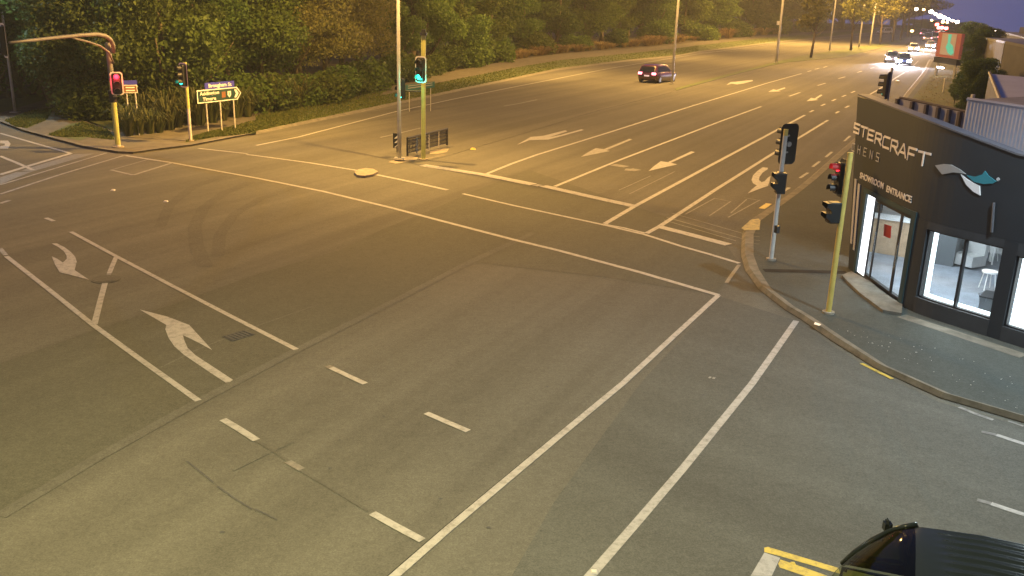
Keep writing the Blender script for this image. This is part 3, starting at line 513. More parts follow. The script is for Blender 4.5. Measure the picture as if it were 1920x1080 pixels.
# ---------------------------------------------------------------- traffic signals
def rrect(w, h, r, n=4):
    out = []
    for cx, cy, a0 in ((w / 2 - r, h / 2 - r, 0), (-w / 2 + r, h / 2 - r, PI / 2), (-w / 2 + r, -h / 2 + r, PI), (w / 2 - r, -h / 2 + r, 3 * PI / 2)):
        for k in range(n + 1): a = a0 + PI / 2 * k / n; out.append((cx + r * math.cos(a), cy + r * math.sin(a)))
    return out
def place(mb, c, yaw, start=0):
    """local frame: x right, y up, z out of the face -> world with the face towards yaw"""
    f = Vector((math.cos(yaw), math.sin(yaw), 0)); r = Vector((-f.y, f.x, 0))
    for i in range(start, len(mb.v)):
        p = mb.v[i]; mb.v[i] = tuple(Vector(c) + r * p[0] + Vector((0, 0, 1)) * p[1] + f * p[2])
    return mb
def lprism(mb, poly, z0, z1):
    n = len(poly); mb.add([(x, y, z0) for x, y in poly] + [(x, y, z1) for x, y in poly], [tuple(range(n - 1, -1, -1)), tuple(range(n, 2 * n))] + [(i, (i + 1) % n, n + (i + 1) % n, n + i) for i in range(n)])
def lantern(t, c, yaw, lit=None, border=True, sc=1.0, board=(.56, 1.1), n=3, visor_lit=False):
    w, h = board[0] * sc, board[1] * sc
    if board[0]:
        b = MB(); lprism(b, rrect(w, h, .12 * sc), -.012, .0); bd = place(b, c, yaw).build('backing_board', M['black'], t)
        if border:
            o = rrect(w, h, .12 * sc); i = rrect(w - .11 * sc, h - .11 * sc, .08 * sc); k = len(o); b = MB()
            b.add([(x, y, .004) for x, y in o] + [(x, y, .004) for x, y in i], [(j, (j + 1) % k, k + (j + 1) % k, k + j) for j in range(k)]); place(b, c, yaw).build('border', M['border'], bd)
    hs = MB(); hh = .3 * n * sc
    lprism(hs, rrect(.3 * sc, hh, .03), .006, .16 * sc); hb = place(hs, c, yaw).build('signal_housing', M['black'], t)
    for k in range(n):
        y = hh / 2 - .15 * sc - k * .3 * sc; name = ('red', 'amber', 'green')[k] if n == 3 else ('red', 'green')[k]
        l = MB(); cir = [(.105 * sc * math.cos(2 * PI * q / 18), y + .105 * sc * math.sin(2 * PI * q / 18)) for q in range(18)]
        lprism(l, cir, .16 * sc, .185 * sc)
        place(l, c, yaw).build(name + '_lens', M['red_on' if lit == name == 'red' else 'green_on' if lit == name == 'green' else 'lens_off'], hb)
        vs = MB(); m = 14; vv = []
        for q in range(m + 1):
            a = PI * (-0.12) + PI * 1.24 * q / m
            for rr, z in ((.118, .16), (.118, .38), (.128, .38), (.128, .16)): vv.append((rr * sc * math.cos(a), y + rr * sc * math.sin(a), z * sc))
        vs.add(vv, [(q * 4 + e, q * 4 + (e + 1) % 4, q * 4 + 4 + (e + 1) % 4, q * 4 + 4 + e) for q in range(m) for e in range(3)])
        place(vs, c, yaw).build('visor', M['red_vis' if visor_lit and name == 'red' else 'black'], hb)
    return hb
def ped_lantern(t, c, yaw, sc=1.0):
    hs = MB(); lprism(hs, rrect(.3 * sc, .56 * sc, .03), -.12, .1); hb = place(hs, c, yaw).build('pedestrian_signal', M['black'], t)
    for k in (0, 1):
        y = .14 * sc - k * .28 * sc; l = MB(); lprism(l, rrect(.2 * sc, .2 * sc, .02), .1, .112); place(l, (c[0], c[1], c[2] + y), yaw).build('lens', M['lens_off'], hb)
        b = MB(); b.add([(-.15 * sc, .13 * sc, .1), (.15 * sc, .13 * sc, .1), (.15 * sc, .13 * sc, .22), (-.15 * sc, .13 * sc, .22), (-.15 * sc, -.08 * sc, .1), (-.15 * sc, .03, .22), (.15 * sc, -.08 * sc, .1), (.15 * sc, .03, .22)], [(0, 1, 2, 3), (0, 3, 5, 4), (1, 6, 7, 2)])
        place(b, (c[0], c[1], c[2] + y), yaw).build('visor', M['black'], hb)
def signal_pole(p, label, h, segs, r=.07, z=.1):
    t = thing('traffic_signal', label, 'traffic light', (p[0], p[1], z), 0, 'traffic lights round the crossing')
    for z0, z1, m in segs: b = MB(); b.tube([(0, 0, z0), (0, 0, z1)], r, 14); b.build('pole', M[m], t, False)
    b = MB(); b.disc((0, 0, .02), (0, 0, 1), r * 2.2, 16, .05); b.build('base_plate', M['concrete'], t); return t
def toward(p, deg=0): return math.atan2(-p[1], -p[0]) + math.radians(deg)
# a) far corner, red, with mast arm
p = (-17.745, 40.719); t = signal_pole(p, 'yellow signal pole with long curved mast arm and red light lit, on far left corner', 4, ((0, .12, 'wpole'), (.12, 2.9, 'ypolefar'), (2.9, 4.5, 'galvdark')), .115)
yw = toward(p); f = Vector((math.cos(yw), math.sin(yw), 0)); c0 = (-17.355, 40.324, 2.936)
add_light('red_lens_light', f * .75 + Vector((c0[0] - p[0], c0[1] - p[1], c0[2] + .2)), 70, (1, .03, .05), t, .1)
lantern(t, f * .17 + Vector((c0[0] - p[0], c0[1] - p[1], c0[2] - .1)), yw, 'red', sc=.98, board=(.52, 1.0))
ped_lantern(t, f * .3 + Vector((0, 0, 2.25)), yw + .9, .9)
arm = [(-17.547, 40.786, 4.228), (-17.472, 40.6, 4.529), (-17.391, 40.199, 4.768), (-17.31, 39.58, 4.934), (-17.358, 38.903, 5.03), (-17.522, 37.73, 5.023), (-17.61, 36.137, 4.995), (-17.563, 34.036, 4.97), (-17.585, 32.554, 4.947)]
L0 = Vector((p[0], p[1], .1)); b = MB(); b.tube([Vector((0, 0, 4.4))] + [Vector(q) - L0 for q in arm], [.1, .095, .09, .09, .085, .08, .075, .065, .06, .05], 10); am = b.build('mast_arm', M['galvdark'], t, True)
brace = [(-17.597, 40.764, 3.755), (-17.494, 40.155, 4.239), (-17.452, 39.299, 4.543), (-17.529, 38.387, 4.749), (-17.573, 37.485, 4.887), (-17.61, 36.915, 4.988)]
b = MB(); b.tube([Vector(q) - L0 for q in brace], .04, 8); b.build('brace', M['galvdark'], am, True)
e = Vector((-17.625, 32.305, 5.027)) - L0
lantern(t, e, toward((-17.625, 32.305, 5.027)) - 1.35, None, sc=1.05)
# b) far corner, green seen from the side
p = (-15.339, 43.145); t = signal_pole(p, 'half yellow half white signal pole with green light, left of the blue direction sign', 3.4, ((0, 1.5, 'wpole'), (1.5, 2.75, 'ypolefar'), (2.75, 3.6, 'ypolefar')), .075)
c0 = (-15.235, 42.555, 3.169); cc = Vector((c0[0] - p[0], c0[1] - p[1], c0[2] - .1)); lantern(t, cc, toward(p, -52), 'green', sc=1.0)
# c) median, green
p = (-4.079, 40.296); t = signal_pole(p, 'tall yellow signal pole with green light and white bordered board on the median', 5.5, ((0, 5.3, 'ypolefar'),), .1, .012)
b = MB(); b.disc((0, 0, 5.36), (0, 0, 1), .15, 14, .12); b.disc((0, 0, 5.48), (0, 0, 1), .09, 12, .14); b.build('pole_cap', M['black'], t)
f = Vector((math.cos(toward(p, -18)), math.sin(toward(p, -18)), 0))
c0 = (-4.128, 39.686, 4.037); lantern(t, Vector((c0[0] - p[0], c0[1] - p[1], c0[2] - .11)), toward(p, -22), 'green', sc=1.0, board=(.5, 1.1))
add_light('green_lens_light', f * .5 + Vector((c0[0] - p[0], c0[1] - p[1], c0[2] - .45)), 45, (.05, 1, .7), t, .1)
c0 = (-4.953, 40.297, 3.164); hb = lantern(t, Vector((c0[0] - p[0], c0[1] - p[1], c0[2] - .11)), toward(p, -55), 'green', sc=.95, border=False, board=(.3, .95))
b = MB(); b.tube([(0, 0, c0[2] - .2), (c0[0] - p[0], c0[1] - p[1], c0[2] - .2)], .03, 8); b.build('bracket', M['black'], t)
# d) near corner, back of the lantern seen
p = (7.195, 24.686); t = signal_pole(p, 'pale signal pole with black boards seen from behind, on the near corner kerb', 3.6, ((0, 3.45, 'wpole'), (3.45, 3.62, 'ypole')), .062, .13)
yb = math.atan2(p[1], p[0]) + math.radians(38); f = Vector((math.cos(yb), math.sin(yb), 0))
c0 = (7.37, 24.934, 3.323); lantern(t, Vector((c0[0] - p[0], c0[1] - p[1], c0[2] - .13)), yb, None, sc=1.0, border=False)
b = MB(); b.disc((c0[0] - p[0] - f.x * .03, c0[1] - p[1] - f.y * .03, c0[2] - .13), f, .07, 16, .05); b.build('mounting_plate', M['galv'], t)
b = MB(); b.tube([(0, 0, c0[2] - .35), (c0[0] - p[0], c0[1] - p[1], c0[2] - .35)], .025, 8); b.tube([(0, 0, c0[2] + .1), (c0[0] - p[0], c0[1] - p[1], c0[2] + .1)], .025, 8); b.build('bracket', M['galv'], t)
c0 = (7.144, 24.479, 2.336); ped_lantern(t, Vector((c0[0] - p[0], c0[1] - p[1], c0[2] - .13)), toward(p, -75), 1.0)
c0 = (7.17, 24.367, 0.974); MB().box((c0[0] - p[0], c0[1] - p[1], .95), (.1, .12, .2), .4).build('push_button', M['black'], t)
# e) yellow pole at the showroom
p = (7.328, 20.114); t = signal_pole(p, 'yellow signal pole with red light, in front of the showroom entrance', 3.8, ((0, 1.1, 'ypole'), (1.1, 3.0, 'ypole'), (3.0, 3.72, 'ypole')), .062, .13)
yb = toward(p, -62); f = Vector((math.cos(yb), math.sin(yb), 0))
c0 = (7.332, 20.424, 3.225); lantern(t, Vector((c0[0] - p[0], c0[1] - p[1], c0[2] - .13)), yb, 'red', sc=.78, border=False, board=(.5, 1.1), visor_lit=True)
b = MB(); b.tube([(0, 0, c0[2] - .35), (c0[0] - p[0], c0[1] - p[1], c0[2] - .35)], .025, 8); b.build('bracket', M['black'], t)
c0 = (7.144, 20.172, 2.493); ped_lantern(t, Vector((c0[0] - p[0], c0[1] - p[1], c0[2] - .13)), toward(p, -60), .85)
# f) behind the showroom roof
c0 = (16.932, 42.771, 3.636); p = (c0[0], c0[1]); t = signal_pole(p, 'dark signal seen edge-on beyond the showroom roof, with green glow', 4.3, ((0, 4.3, 'galv'),), .06, .13)
lantern(t, (-.1, -.1, c0[2] - .13), toward(p, -108), 'green', sc=1.1, border=False, board=(.56, 1.1))

# ---------------------------------------------------------------- signs
def text_mesh(name, s, size, m, parent, c, yaw, ext=.004, align='CENTER', sx=1.0, out=0.012, bold=0.0):
    cu = bpy.data.curves.new(name, 'FONT'); cu.body = s; cu.size = size; cu.extrude = ext; cu.align_x = align; cu.align_y = 'CENTER'; cu.offset = bold
    tmp = bpy.data.objects.new(name, cu); C.objects.link(tmp)
    dg = bpy.context.evaluated_depsgraph_get(); me = bpy.data.meshes.new_from_object(tmp.evaluated_get(dg)); C.objects.unlink(tmp); bpy.data.objects.remove(tmp)
    f = Vector((math.cos(yaw), math.sin(yaw), 0)); r = Vector((-f.y, f.x, 0)); u = Vector((0, 0, 1))
    for vtx in me.vertices:
        q = vtx.co; vtx.co = Vector(c) + r * q.x * sx + u * q.y + f * (q.z + out)
    me.materials.clear(); me.materials.append(M[m]); o = bpy.data.objects.new(name, me); C.objects.link(o); o.parent = parent; return o
def sign_board(t, poly, c, yaw, m, border=None, name='sign_panel'):
    b = MB(); lprism(b, poly, -.02, .0); o = place(b, c, yaw).build(name, M[m], t)
    if border:
        cx = sum(p[0] for p in poly) / len(poly); cy = sum(p[1] for p in poly) / len(poly)
        inn = [(x - (1 if x > cx else -1) * border, y - (1 if y > cy + 1e-3 else -1 if y < cy - 1e-3 else 0) * border) for x, y in poly]
        k = len(poly); b = MB(); b.add([(x, y, .004) for x, y in poly] + [(x, y, .004) for x, y in inn], [(j, (j + 1) % k, k + (j + 1) % k, k + j) for j in range(k)]); place(b, c, yaw).build('border', M['signwhite'], o)
    return o
pA, pB, pC = (-15.891, 47.737), (-15.656, 48.852), (-15.41, 50.017)
ctr = (-14.956, 46.662, 1.901); dirx = Vector((pC[0] - pA[0], pC[1] - pA[1], 0)).normalized(); yw = math.atan2(-dirx.x, dirx.y) 
yw = math.atan2(dirx.x * 0 - dirx.x, dirx.y) if False else math.atan2(-dirx.x, dirx.y) + PI
yw = toward(ctr, 45)
t = thing('direction_sign', 'green arrow-shaped road direction sign with blue street name plate on three posts', 'road sign', (pB[0], pB[1], .09))
L0 = Vector((pB[0], pB[1], .09)); cl = Vector(ctr) - L0; rr = Vector((-math.sin(yw), math.cos(yw), 0))
hw = 1.5; sk = 0.0
pl = [(-hw, -.32), (hw - .28, -.32), (hw, 0), (hw - .28, .32), (-hw, .32)]
sp = sign_board(t, pl, cl, yw, 'green', .05)
for q, hgt in ((-.88, 1.75), (.05, 1.85), (.98, 1.95)):
    b = MB(); fo = Vector((math.cos(yw), math.sin(yw), 0)) * -.06
    d2 = Vector((cl.x, cl.y, 0)) + rr * q + fo; b.tube([d2, d2 + Vector((0, 0, cl.z + .2))], .035, 8); b.build('post', M['wpole'], t)
text_mesh('sign_text', 'Addington', .235, 'signwhite', sp, cl + rr * -.68 + Vector((0, 0, .13)), yw, bold=.004, sx=1.3)
text_mesh('sign_text', 'Timaru', .235, 'signwhite', sp, cl + rr * -.72 + Vector((0, 0, -.14)), yw, bold=.004, sx=1.3)
b = MB(); lprism(b, [(-.13, -.15), (.13, -.15), (.13, .15), (-.13, .15)], .003, .008); place(b, cl + rr * .27, yw).build('symbol_panel', M['brown'], sp)
b = MB(); lprism(b, [(-.12, .15), (-.12, -.05), (0, -.17), (.12, -.05), (.12, .15)], .003, .008); sh = place(b, cl + rr * .66, yw).build('route_shield', M['signwhite'], sp)
text_mesh('sign_text', '1', .2, 'black', sh, cl + rr * .66, yw, bold=.006)
b = MB(); lprism(b, [(-.05, -.2), (.1, -.2), (.24, 0), (.1, .2), (-.05, .2), (.07, 0)], .003, .008); place(b, cl + rr * 1.06, yw).build('arrow_head', M['signwhite'], sp)
np_ = sign_board(t, [(-1.0, -.16), (1.0, -.16), (1.0, .16), (-1.0, .16)], cl + rr * .05 + Vector((0, 0, .48)), yw, 'blue', None, 'name_plate')
text_mesh('sign_text', 'Brougham St', .24, 'signwhite', np_, cl + rr * .05 + Vector((0, 0, .48)), yw, bold=.006, sx=1.25)
# small double sign behind the red signal
pa, pb = (-21.307, 50.475), (-18.074, 43.628); c0 = (-18.458, 44.309, 2.323); yw = toward(c0, 5)
t = thing('street_sign', 'small blue over brown sign on two thin posts behind the red traffic light', 'road sign', (c0[0], c0[1], .0)); cl = Vector((0, 0, c0[2])); rr = Vector((-math.sin(yw), math.cos(yw), 0))
o1 = sign_board(t, [(-.32, -.19), (.32, -.19), (.32, .19), (-.32, .19)], cl + Vector((0, 0, -.02)), yw, 'brown', .03)
for k in (-.07, .07): b = MB(); lprism(b, [(-.2, k - .03), (.2, k - .03), (.2, k + .03), (-.2, k + .03)], .003, .007); place(b, cl + Vector((0, 0, -.02)), yw).build('text_line', M['signwhite'], o1)
sign_board(t, [(-.33, -.1), (.33, -.1), (.33, .1), (-.33, .1)], cl + Vector((0, 0, .28)), yw, 'blue', None, 'name_plate')
for s in (-.17, .22): b = MB(); b.tube([rr * s + Vector((0, 0, 0)) - Vector((math.cos(yw), math.sin(yw), 0)) * .05, rr * s - Vector((math.cos(yw), math.sin(yw), 0)) * .05 + Vector((0, 0, c0[2] + .2))], .03, 8); b.build('post', M['wpole'], t)
# teal sign boards on the far verge
c0 = (-6.035, 57.685, 1.659); yw = toward(c0, 20); t = thing('verge_sign', 'low teal sign with two pale lines on the far verge behind the median pole', 'road sign', (c0[0], c0[1], .1)); rr = Vector((-math.sin(yw), math.cos(yw), 0)); cl = Vector((0, 0, c0[2] - .1))
o1 = sign_board(t, [(-.95, -.3), (.95, -.1), (.95, .26), (-.95, .06)], cl, yw, 'teal_sign')
for k in (-.03, .1): b = MB(); lprism(b, [(-.8, k - .13), (.8, k + .05), (.8, k + .1), (-.8, k - .08)], .003, .007); place(b, cl, yw).build('text_line', M['signback'], o1)
for s in (-.7, .7): b = MB(); b.tube([rr * s - Vector((math.cos(yw), math.sin(yw), 0)) * .05, rr * s - Vector((math.cos(yw), math.sin(yw), 0)) * .05 + Vector((0, 0, c0[2] - .1))], .03, 8); b.build('post', M['galv'], t)
# chevron marker and pedestrian barrier on the median
p = (-5.393, 41.529); t = thing('hazard_marker', 'black marker board with white chevrons at the median nose', 'road sign', (p[0], p[1], .11)); yw = toward(p, -10)
bd = sign_board(t, [(-.19, -.33), (.19, -.33), (.19, .33), (-.19, .33)], (0, 0, .52), yw, 'black')
for k in (-.2, .0, .2): b = MB(); lprism(b, [(-.14, k - .1), (-.04, k - .1), (.16, k + .08), (.06, k + .08)], .003, .008); place(b, (0, 0, .52), yw).build('chevron', M['signwhite'], bd)
b = MB(); b.tube([(0, 0, 0), (0, 0, .3)], .04, 8); b.build('post', M['black'], t)
qa, qb = (-4.827, 40.648), (-3.336, 44.123)
t = thing('pedestrian_barrier', 'dark mesh pedestrian barrier with pale posts on the median', 'barrier', (qa[0], qa[1], .11)); dv = Vector((qb[0] - qa[0], qb[1] - qa[1], 0)); hgt = .78
NP = 6
for k in (1, 2, 3): b = MB(); q = dv * (0.22, .52, .77)[k - 1]; b.tube([q, q + Vector((0, 0, hgt))], .045, 8); b.build('post', M['wpole'], t)
for k in (0, 1): b = MB(); q = dv * (0, 1)[k]; b.tube([q, q + Vector((0, 0, hgt + .03))], .05, 8); b.build('post', M['blackm'], t)
for z in (.12, .3, .48, .62): b = MB(); b.tube([Vector((0, 0, z)), dv + Vector((0, 0, z))], .028, 6); b.build('rail', M['blackm'], t)
b = MB(); b.tube([Vector((0, 0, hgt)), dv + Vector((0, 0, hgt))], .05, 8); b.build('rail', M['blackm'], t)
b = MB(); n = 30
for k in range(n): q = dv * ((k + .5) / n); b.tube([q + Vector((0, 0, .1)), q + Vector((0, 0, hgt))], .022, 4)
tag(b.build('mesh_bars', M['blackm'], t), kind='stuff')

# ---------------------------------------------------------------- showroom building
PLAN = [Vector(q) for q in [(9.135, 24.016), (9.211, 21.452), (9.22, 21.289), (9.237, 21.129), (9.261, 20.972), (9.293, 20.817), (9.333, 20.665), (9.381, 20.515), (9.437, 20.368), (9.501, 20.223), (9.572, 20.081), (9.651, 19.941), (9.738, 19.804), (14.239, 13.069)]]
CU = [0.0]
for a, b in zip(PLAN[:-1], PLAN[1:]): CU.append(CU[-1] + (b - a).length)
def WP(u, z, off=0.0):
    """point on the curved facade: u along it from the far corner, z up, off outwards"""
    i = 0
    while i < len(CU) - 2 and u > CU[i + 1]: i += 1
    t = (PLAN[i + 1] - PLAN[i]).normalized(); q = PLAN[i] + t * (u - CU[i]); return Vector((q.x + t.y * off, q.y - t.x * off, z))
ZT = [(-1.043, 4.67), (-0.23, 4.636), (0.533, 4.604), (1.22, 4.575), (1.749, 4.553), (2.196, 4.535), (2.624, 4.516), (3.028, 4.489), (3.373, 4.453), (3.773, 4.395), (4.176, 4.324), (4.628, 4.231), (5.064, 4.142), (5.485, 4.055)] + [(14, 3.9)]
def ztop(u):
    for (a, za), (b, zb) in zip(ZT[:-1], ZT[1:]):
        if u <= b: return za + (zb - za) * max(0, (u - a)) / (b - a)
    return 4.0
def ulist(u0, u1, step=.35):
    return sorted({round(u0, 4), round(u1, 4)} | {round(c, 4) for c in CU if u0 < c < u1} | {round(u0 + (u1 - u0) * k / max(1, int((u1 - u0) / step)), 4) for k in range(max(1, int((u1 - u0) / step)))})
def slab(mb, u0, u1, z0, z1, o0=0.0, o1=-.25, left=False, top=False):
    us = ulist(u0, u1)
    for i, (a, b) in enumerate(zip(us[:-1], us[1:])):
        za = ztop(a) + z1 if top else z1; zb = ztop(b) + z1 if top else z1
        def L(u, z): return u - .222 * z if (left and i == 0 and u == us[0]) else u
        mb.hexa([WP(L(a, z0), z0, o0), WP(b, z0, o0), WP(b, z0, o1), WP(L(a, z0), z0, o1), WP(L(a, za), za, o0), WP(b, zb, o0), WP(b, zb, o1), WP(L(a, za), za, o1)])
    return mb
bld = thing('showroom_building', 'charcoal corner showroom with white letter sign and lit shop windows', 'building', (PLAN[0].x, PLAN[0].y, 0))
BO = (PLAN[0].x, PLAN[0].y, 0)
def bpart(mb, name, m, parent=None, **k): return mb.build(name, m if not isinstance(m, str) else M[m], parent or bld, off=BO if True else None, **k)
slab_ = MB(); slab(slab_, 0.0, 12.4, 2.3, 0, left=True, top=True); bpart(slab_, 'fascia', 'wall')
for a, b, z in ((0.0, .44, 2.297), (.44, 3.1, .2), (3.1, 3.62, 2.297), (5.46, 5.76, 2.297), (7.6, 12.4, 2.297)): w_ = MB(); slab(w_, a, b, .0, z, left=a == 0); bpart(w_, 'wall', 'wall')
for a, b, z0, z1, o in ((3.62, 5.46, 0, .5, .012), (5.76, 7.6, 0, .45, .012), (3.62, 5.46, 2.12, 2.297, 0), (5.76, 7.6, 2.02, 2.297, 0)): w_ = MB(); slab(w_, a, b, z0, z1, o, -.25 - o); bpart(w_, 'window_spandrel', 'plinth')
w_ = MB(); slab(w_, .3, 3.25, 2.3, 2.42, .03, .0); bpart(w_, 'door_head', 'wallteal')
for a, b in ((.36, .5), (3.08, 3.24)): w_ = MB(); slab(w_, a, b, .15, 2.3, .03, -.2); bpart(w_, 'door_jamb', 'wallteal')
cp = MB()
for i, (a, b) in enumerate(zip(ulist(-.95, 12.4)[:-1], ulist(-.95, 12.4)[1:])):
    cp.hexa([WP(a, ztop(a) + .002, .035), WP(b, ztop(b) + .002, .035), WP(b, ztop(b) + .002, -.29), WP(a, ztop(a) + .002, -.29), WP(a, ztop(a) + .04, .035), WP(b, ztop(b) + .04, .035), WP(b, ztop(b) + .04, -.29), WP(a, ztop(a) + .04, -.29)])
bpart(cp, 'parapet_capping', 'capping')
# pale trims left of the door, follow the raking end
def wpoly(mb, pts, o0, o1):
    n = len(pts); mb.add([WP(u, z, o1) for u, z in pts] + [WP(u, z, o0) for u, z in pts], [tuple(range(n)), tuple(range(n, 2 * n))[::-1]] + [(i, n + i, n + (i + 1) % n, (i + 1) % n) for i in range(n)]); return mb
for q in ([(-0.381, 2.527), (-0.248, 2.523), (0.042, 0.821), (-0.073, 0.821)], [(-0.127, 2.445), (0.021, 2.445), (0.275, 0.705), (0.162, 0.705)]): bpart(wpoly(MB(), q, .004, .03), 'pale_trim', 'letter_grey')
# windows
def window(u0, u1, z0, z1, mull, wname='window'):
    fr = MB(); o0, o1 = -.06, -.16
    for a, b, c, d in ((u0, u0 + .04, z0, z1), (u1 - .04, u1, z0, z1), (u0 + .04, u1 - .04, z0, z0 + .035), (u0 + .04, u1 - .04, z1 - .04, z1)): slab(fr, a, b, c, d, o0, o1)
    for m_ in mull: slab(fr, m_ - .025, m_ + .025, z0 + .035, z1 - .04, o0, o1)
    f = bpart(fr, wname, 'frame'); edges = [u0 + .04] + list(mull) + [u1 - .04]
    for a, b in zip(edges[:-1], edges[1:]):
        g_ = MB(); slab(g_, a, b, z0 + .03, z1 - .03, -.1, -.106); bpart(g_, 'pane', 'glass', f)
    ls = MB(); slab(ls, u0 + .04, u0 + .16, z0 + .1, z1, -.2, -.23); slab(ls, u0 + .04, u1, z0 + .0, z0 + .1, -.2, -.23); slab(ls, u1 - .08, u1, z0 + .1, z1 - .3, -.2, -.23); bpart(ls, 'light_strip', 'ledstrip', f)
    return f
window(3.62, 5.46, .5, 2.12, [4.59]); w2 = window(5.76, 7.6, .45, 2.02, [])
lb = MB(); slab(lb, 5.9, 7.5, .5, 1.55, -.24, -.27); bpart(lb, 'lit_display_panel', 'ledstrip', w2)
# entrance: lit strip, door leaves
e_ = MB(); slab(e_, .5, .93, .2, 2.3, -.03, -.06); bpart(e_, 'lit_side_panel', 'ledstrip')
e_ = MB()
for a, b in ((.93, .98), (1.24, 1.3), (2.5, 2.6), (3.03, 3.08)): slab(e_, a, b, .2, 2.3, -.04, -.07)
slab(e_, .98, 3.08, .2, .27, -.043, -.067); slab(e_, .98, 3.08, 2.2, 2.3, -.043, -.067); df = bpart(e_, 'door_frame', 'frame')
for a, b in ((.98, 1.24), (1.3, 2.5), (2.6, 3.03)):
    g_ = MB(); slab(g_, a, b, .27, 2.2, -.052, -.058); bpart(g_, 'door_pane', 'glass', df)
e_ = MB(); wpoly(e_, [(1.671, 1.769), (2.073, 1.812), (2.119, 1.514), (1.712, 1.479)], -.049, -.044); bpart(e_, 'red_notice', 'redsign', df)
for u in (1.38, 2.7): e_ = MB(); e_.tube([WP(u, .9, .02), WP(u, 1.5, .02)], .018, 8); bpart(e_, 'handle', 'wire', df)
# step at the door
st_ = MB(); st_.prism([(8.64, 23.124), (9.026, 23.512), (9.233, 22.379), (9.377, 20.964), (8.995, 20.066), (8.638, 20.261), (8.562, 21.556), (8.595, 22.499)], .12, .2); bpart(st_, 'door_step', 'kerb')
# letters
def stroke_letter(ch, u0, z0, w, h, th, o=.016):
    S = {'S': [[(1, 1), (.0, 1), (0, .54), (1, .46), (1, 0), (0, 0)]], 'T': [[(-.05, 1), (1.1, 1)], [(.5, 1), (.5, 0)]], 'E': [[(1, 1), (0, 1), (0, 0), (1, 0)], [(0, .5), (.85, .5)]],
         'R': [[(0, 0), (0, 1), (.88, 1), (1, .85), (1, .62), (.88, .47), (.2, .47)], [(.5, .47), (1.05, 0)]], 'C': [[(1, 1), (.12, 1), (0, .86), (0, .14), (.12, 0), (1, 0)]],
         'A': [[(-.1, 0), (.5, 1), (.62, 1), (1.05, 0)], [(.2, .3), (.88, .3)]], 'F': [[(0, 0), (0, 1), (1, 1)], [(0, .5), (.8, .5)]], 'H': [[(0, 0), (0, 1)], [(1, 0), (1, 1)], [(0, .5), (1, .5)]], 'N': [[(0, 0), (0, 1), (1, 0), (1, 1)]]}[ch]
    mb = MB(); k = 0
    for pl_ in S:
        for (x0, y0), (x1, y1) in zip(pl_[:-1], pl_[1:]):
            a = Vector((u0 + x0 * w, z0 + y0 * h)); b = Vector((u0 + x1 * w, z0 + y1 * h)); d = (b - a).normalized(); n = Vector((-d.y, d.x)) * th / 2; e = d * th / 2
            q = [a - e - n, b + e - n, b + e + n, a - e + n]; wpoly(mb, [(p.x, p.y) for p in q], .004, o + .0012 * (k % 4)); k += 1
    return mb
fa = [c for c in bld.children if c.name.startswith('fascia')][0]
for i, ch in enumerate('STERCRAFT'):
    u = -.93 + i * .487; zt = 3.93 - .037 * (u + .97); zb = 3.70 - .05 * (u + .97)
    bpart(stroke_letter(ch, u, zb, .36, zt - zb, .052), 'sign_letter', 'letter', fa)
for i, ch in enumerate('CHENS'):
    u = -.9 + i * .41; bpart(stroke_letter(ch, u, 3.2, .17, .2, .024), 'sign_letter', 'letter_grey', fa)
def wall_text(s, u0, u1, z, size, m, name='sign_letter'):
    cu = bpy.data.curves.new(name, 'FONT'); cu.body = s; cu.size = size; cu.extrude = .006; cu.offset = .005; cu.align_y = 'BOTTOM'
    tmp = bpy.data.objects.new(name, cu); C.objects.link(tmp); dg = bpy.context.evaluated_depsgraph_get(); me = bpy.data.meshes.new_from_object(tmp.evaluated_get(dg)); bpy.data.objects.remove(tmp)
    xs = [q.co.x for q in me.vertices]; x0, x1 = min(xs), max(xs)
    for q in me.vertices: q.co = WP(u0 + (q.co.x - x0) / (x1 - x0) * (u1 - u0), z + q.co.y, .012 + q.co.z) - Vector(BO)
    me.materials.clear(); me.materials.append(M[m]); o = bpy.data.objects.new(name, me); C.objects.link(o); o.parent = fa; return o
wall_text('SHOWROOM', -.1, 1.42, 2.56, .215, 'letter', 'entrance_lettering'); wall_text('ENTRANCE', 1.62, 2.96, 2.54, .215, 'letter', 'entrance_lettering')
bpart(wpoly(MB(), [(3.574, 3.569), (3.787, 3.635), (3.995, 3.652), (4.202, 3.592), (4.367, 3.514), (4.217, 3.513), (4.065, 3.499), (3.806, 3.406), (3.685, 3.492)], .004, .03), 'logo_wing', 'logo_grey', fa)
bpart(wpoly(MB(), [(4.26, 3.485), (4.423, 3.407), (4.58, 3.353), (4.721, 3.309), (4.768, 3.12), (4.602, 3.171), (4.421, 3.29)], .004, .034), 'logo_wing', 'letter', fa)
bpart(wpoly(MB(), [(4.397, 3.485), (4.589, 3.494), (4.732, 3.564), (4.774, 3.651), (4.862, 3.563), (5.055, 3.471), (4.985, 3.413), (4.793, 3.368), (4.587, 3.378)], .004, .028), 'logo_wing', 'logo_teal', fa)
e_ = MB(); q = [(5.08, 3.521)]; e_.disc(WP(q[0][0], q[0][1], .01), WP(q[0][0], q[0][1], 1) - WP(q[0][0], q[0][1], 0), .035, 14, .015); bpart(e_, 'logo_dot', 'letter_grey', fa)
e_ = MB(); q = [(5.106, 3.023), (5.179, 2.4)]; e_.tube([WP(q[0][0], q[0][1], .05), WP(q[1][0], q[1][1], .05)], .03, 8); bpart(e_, 'rain_pipe', 'capping', fa)
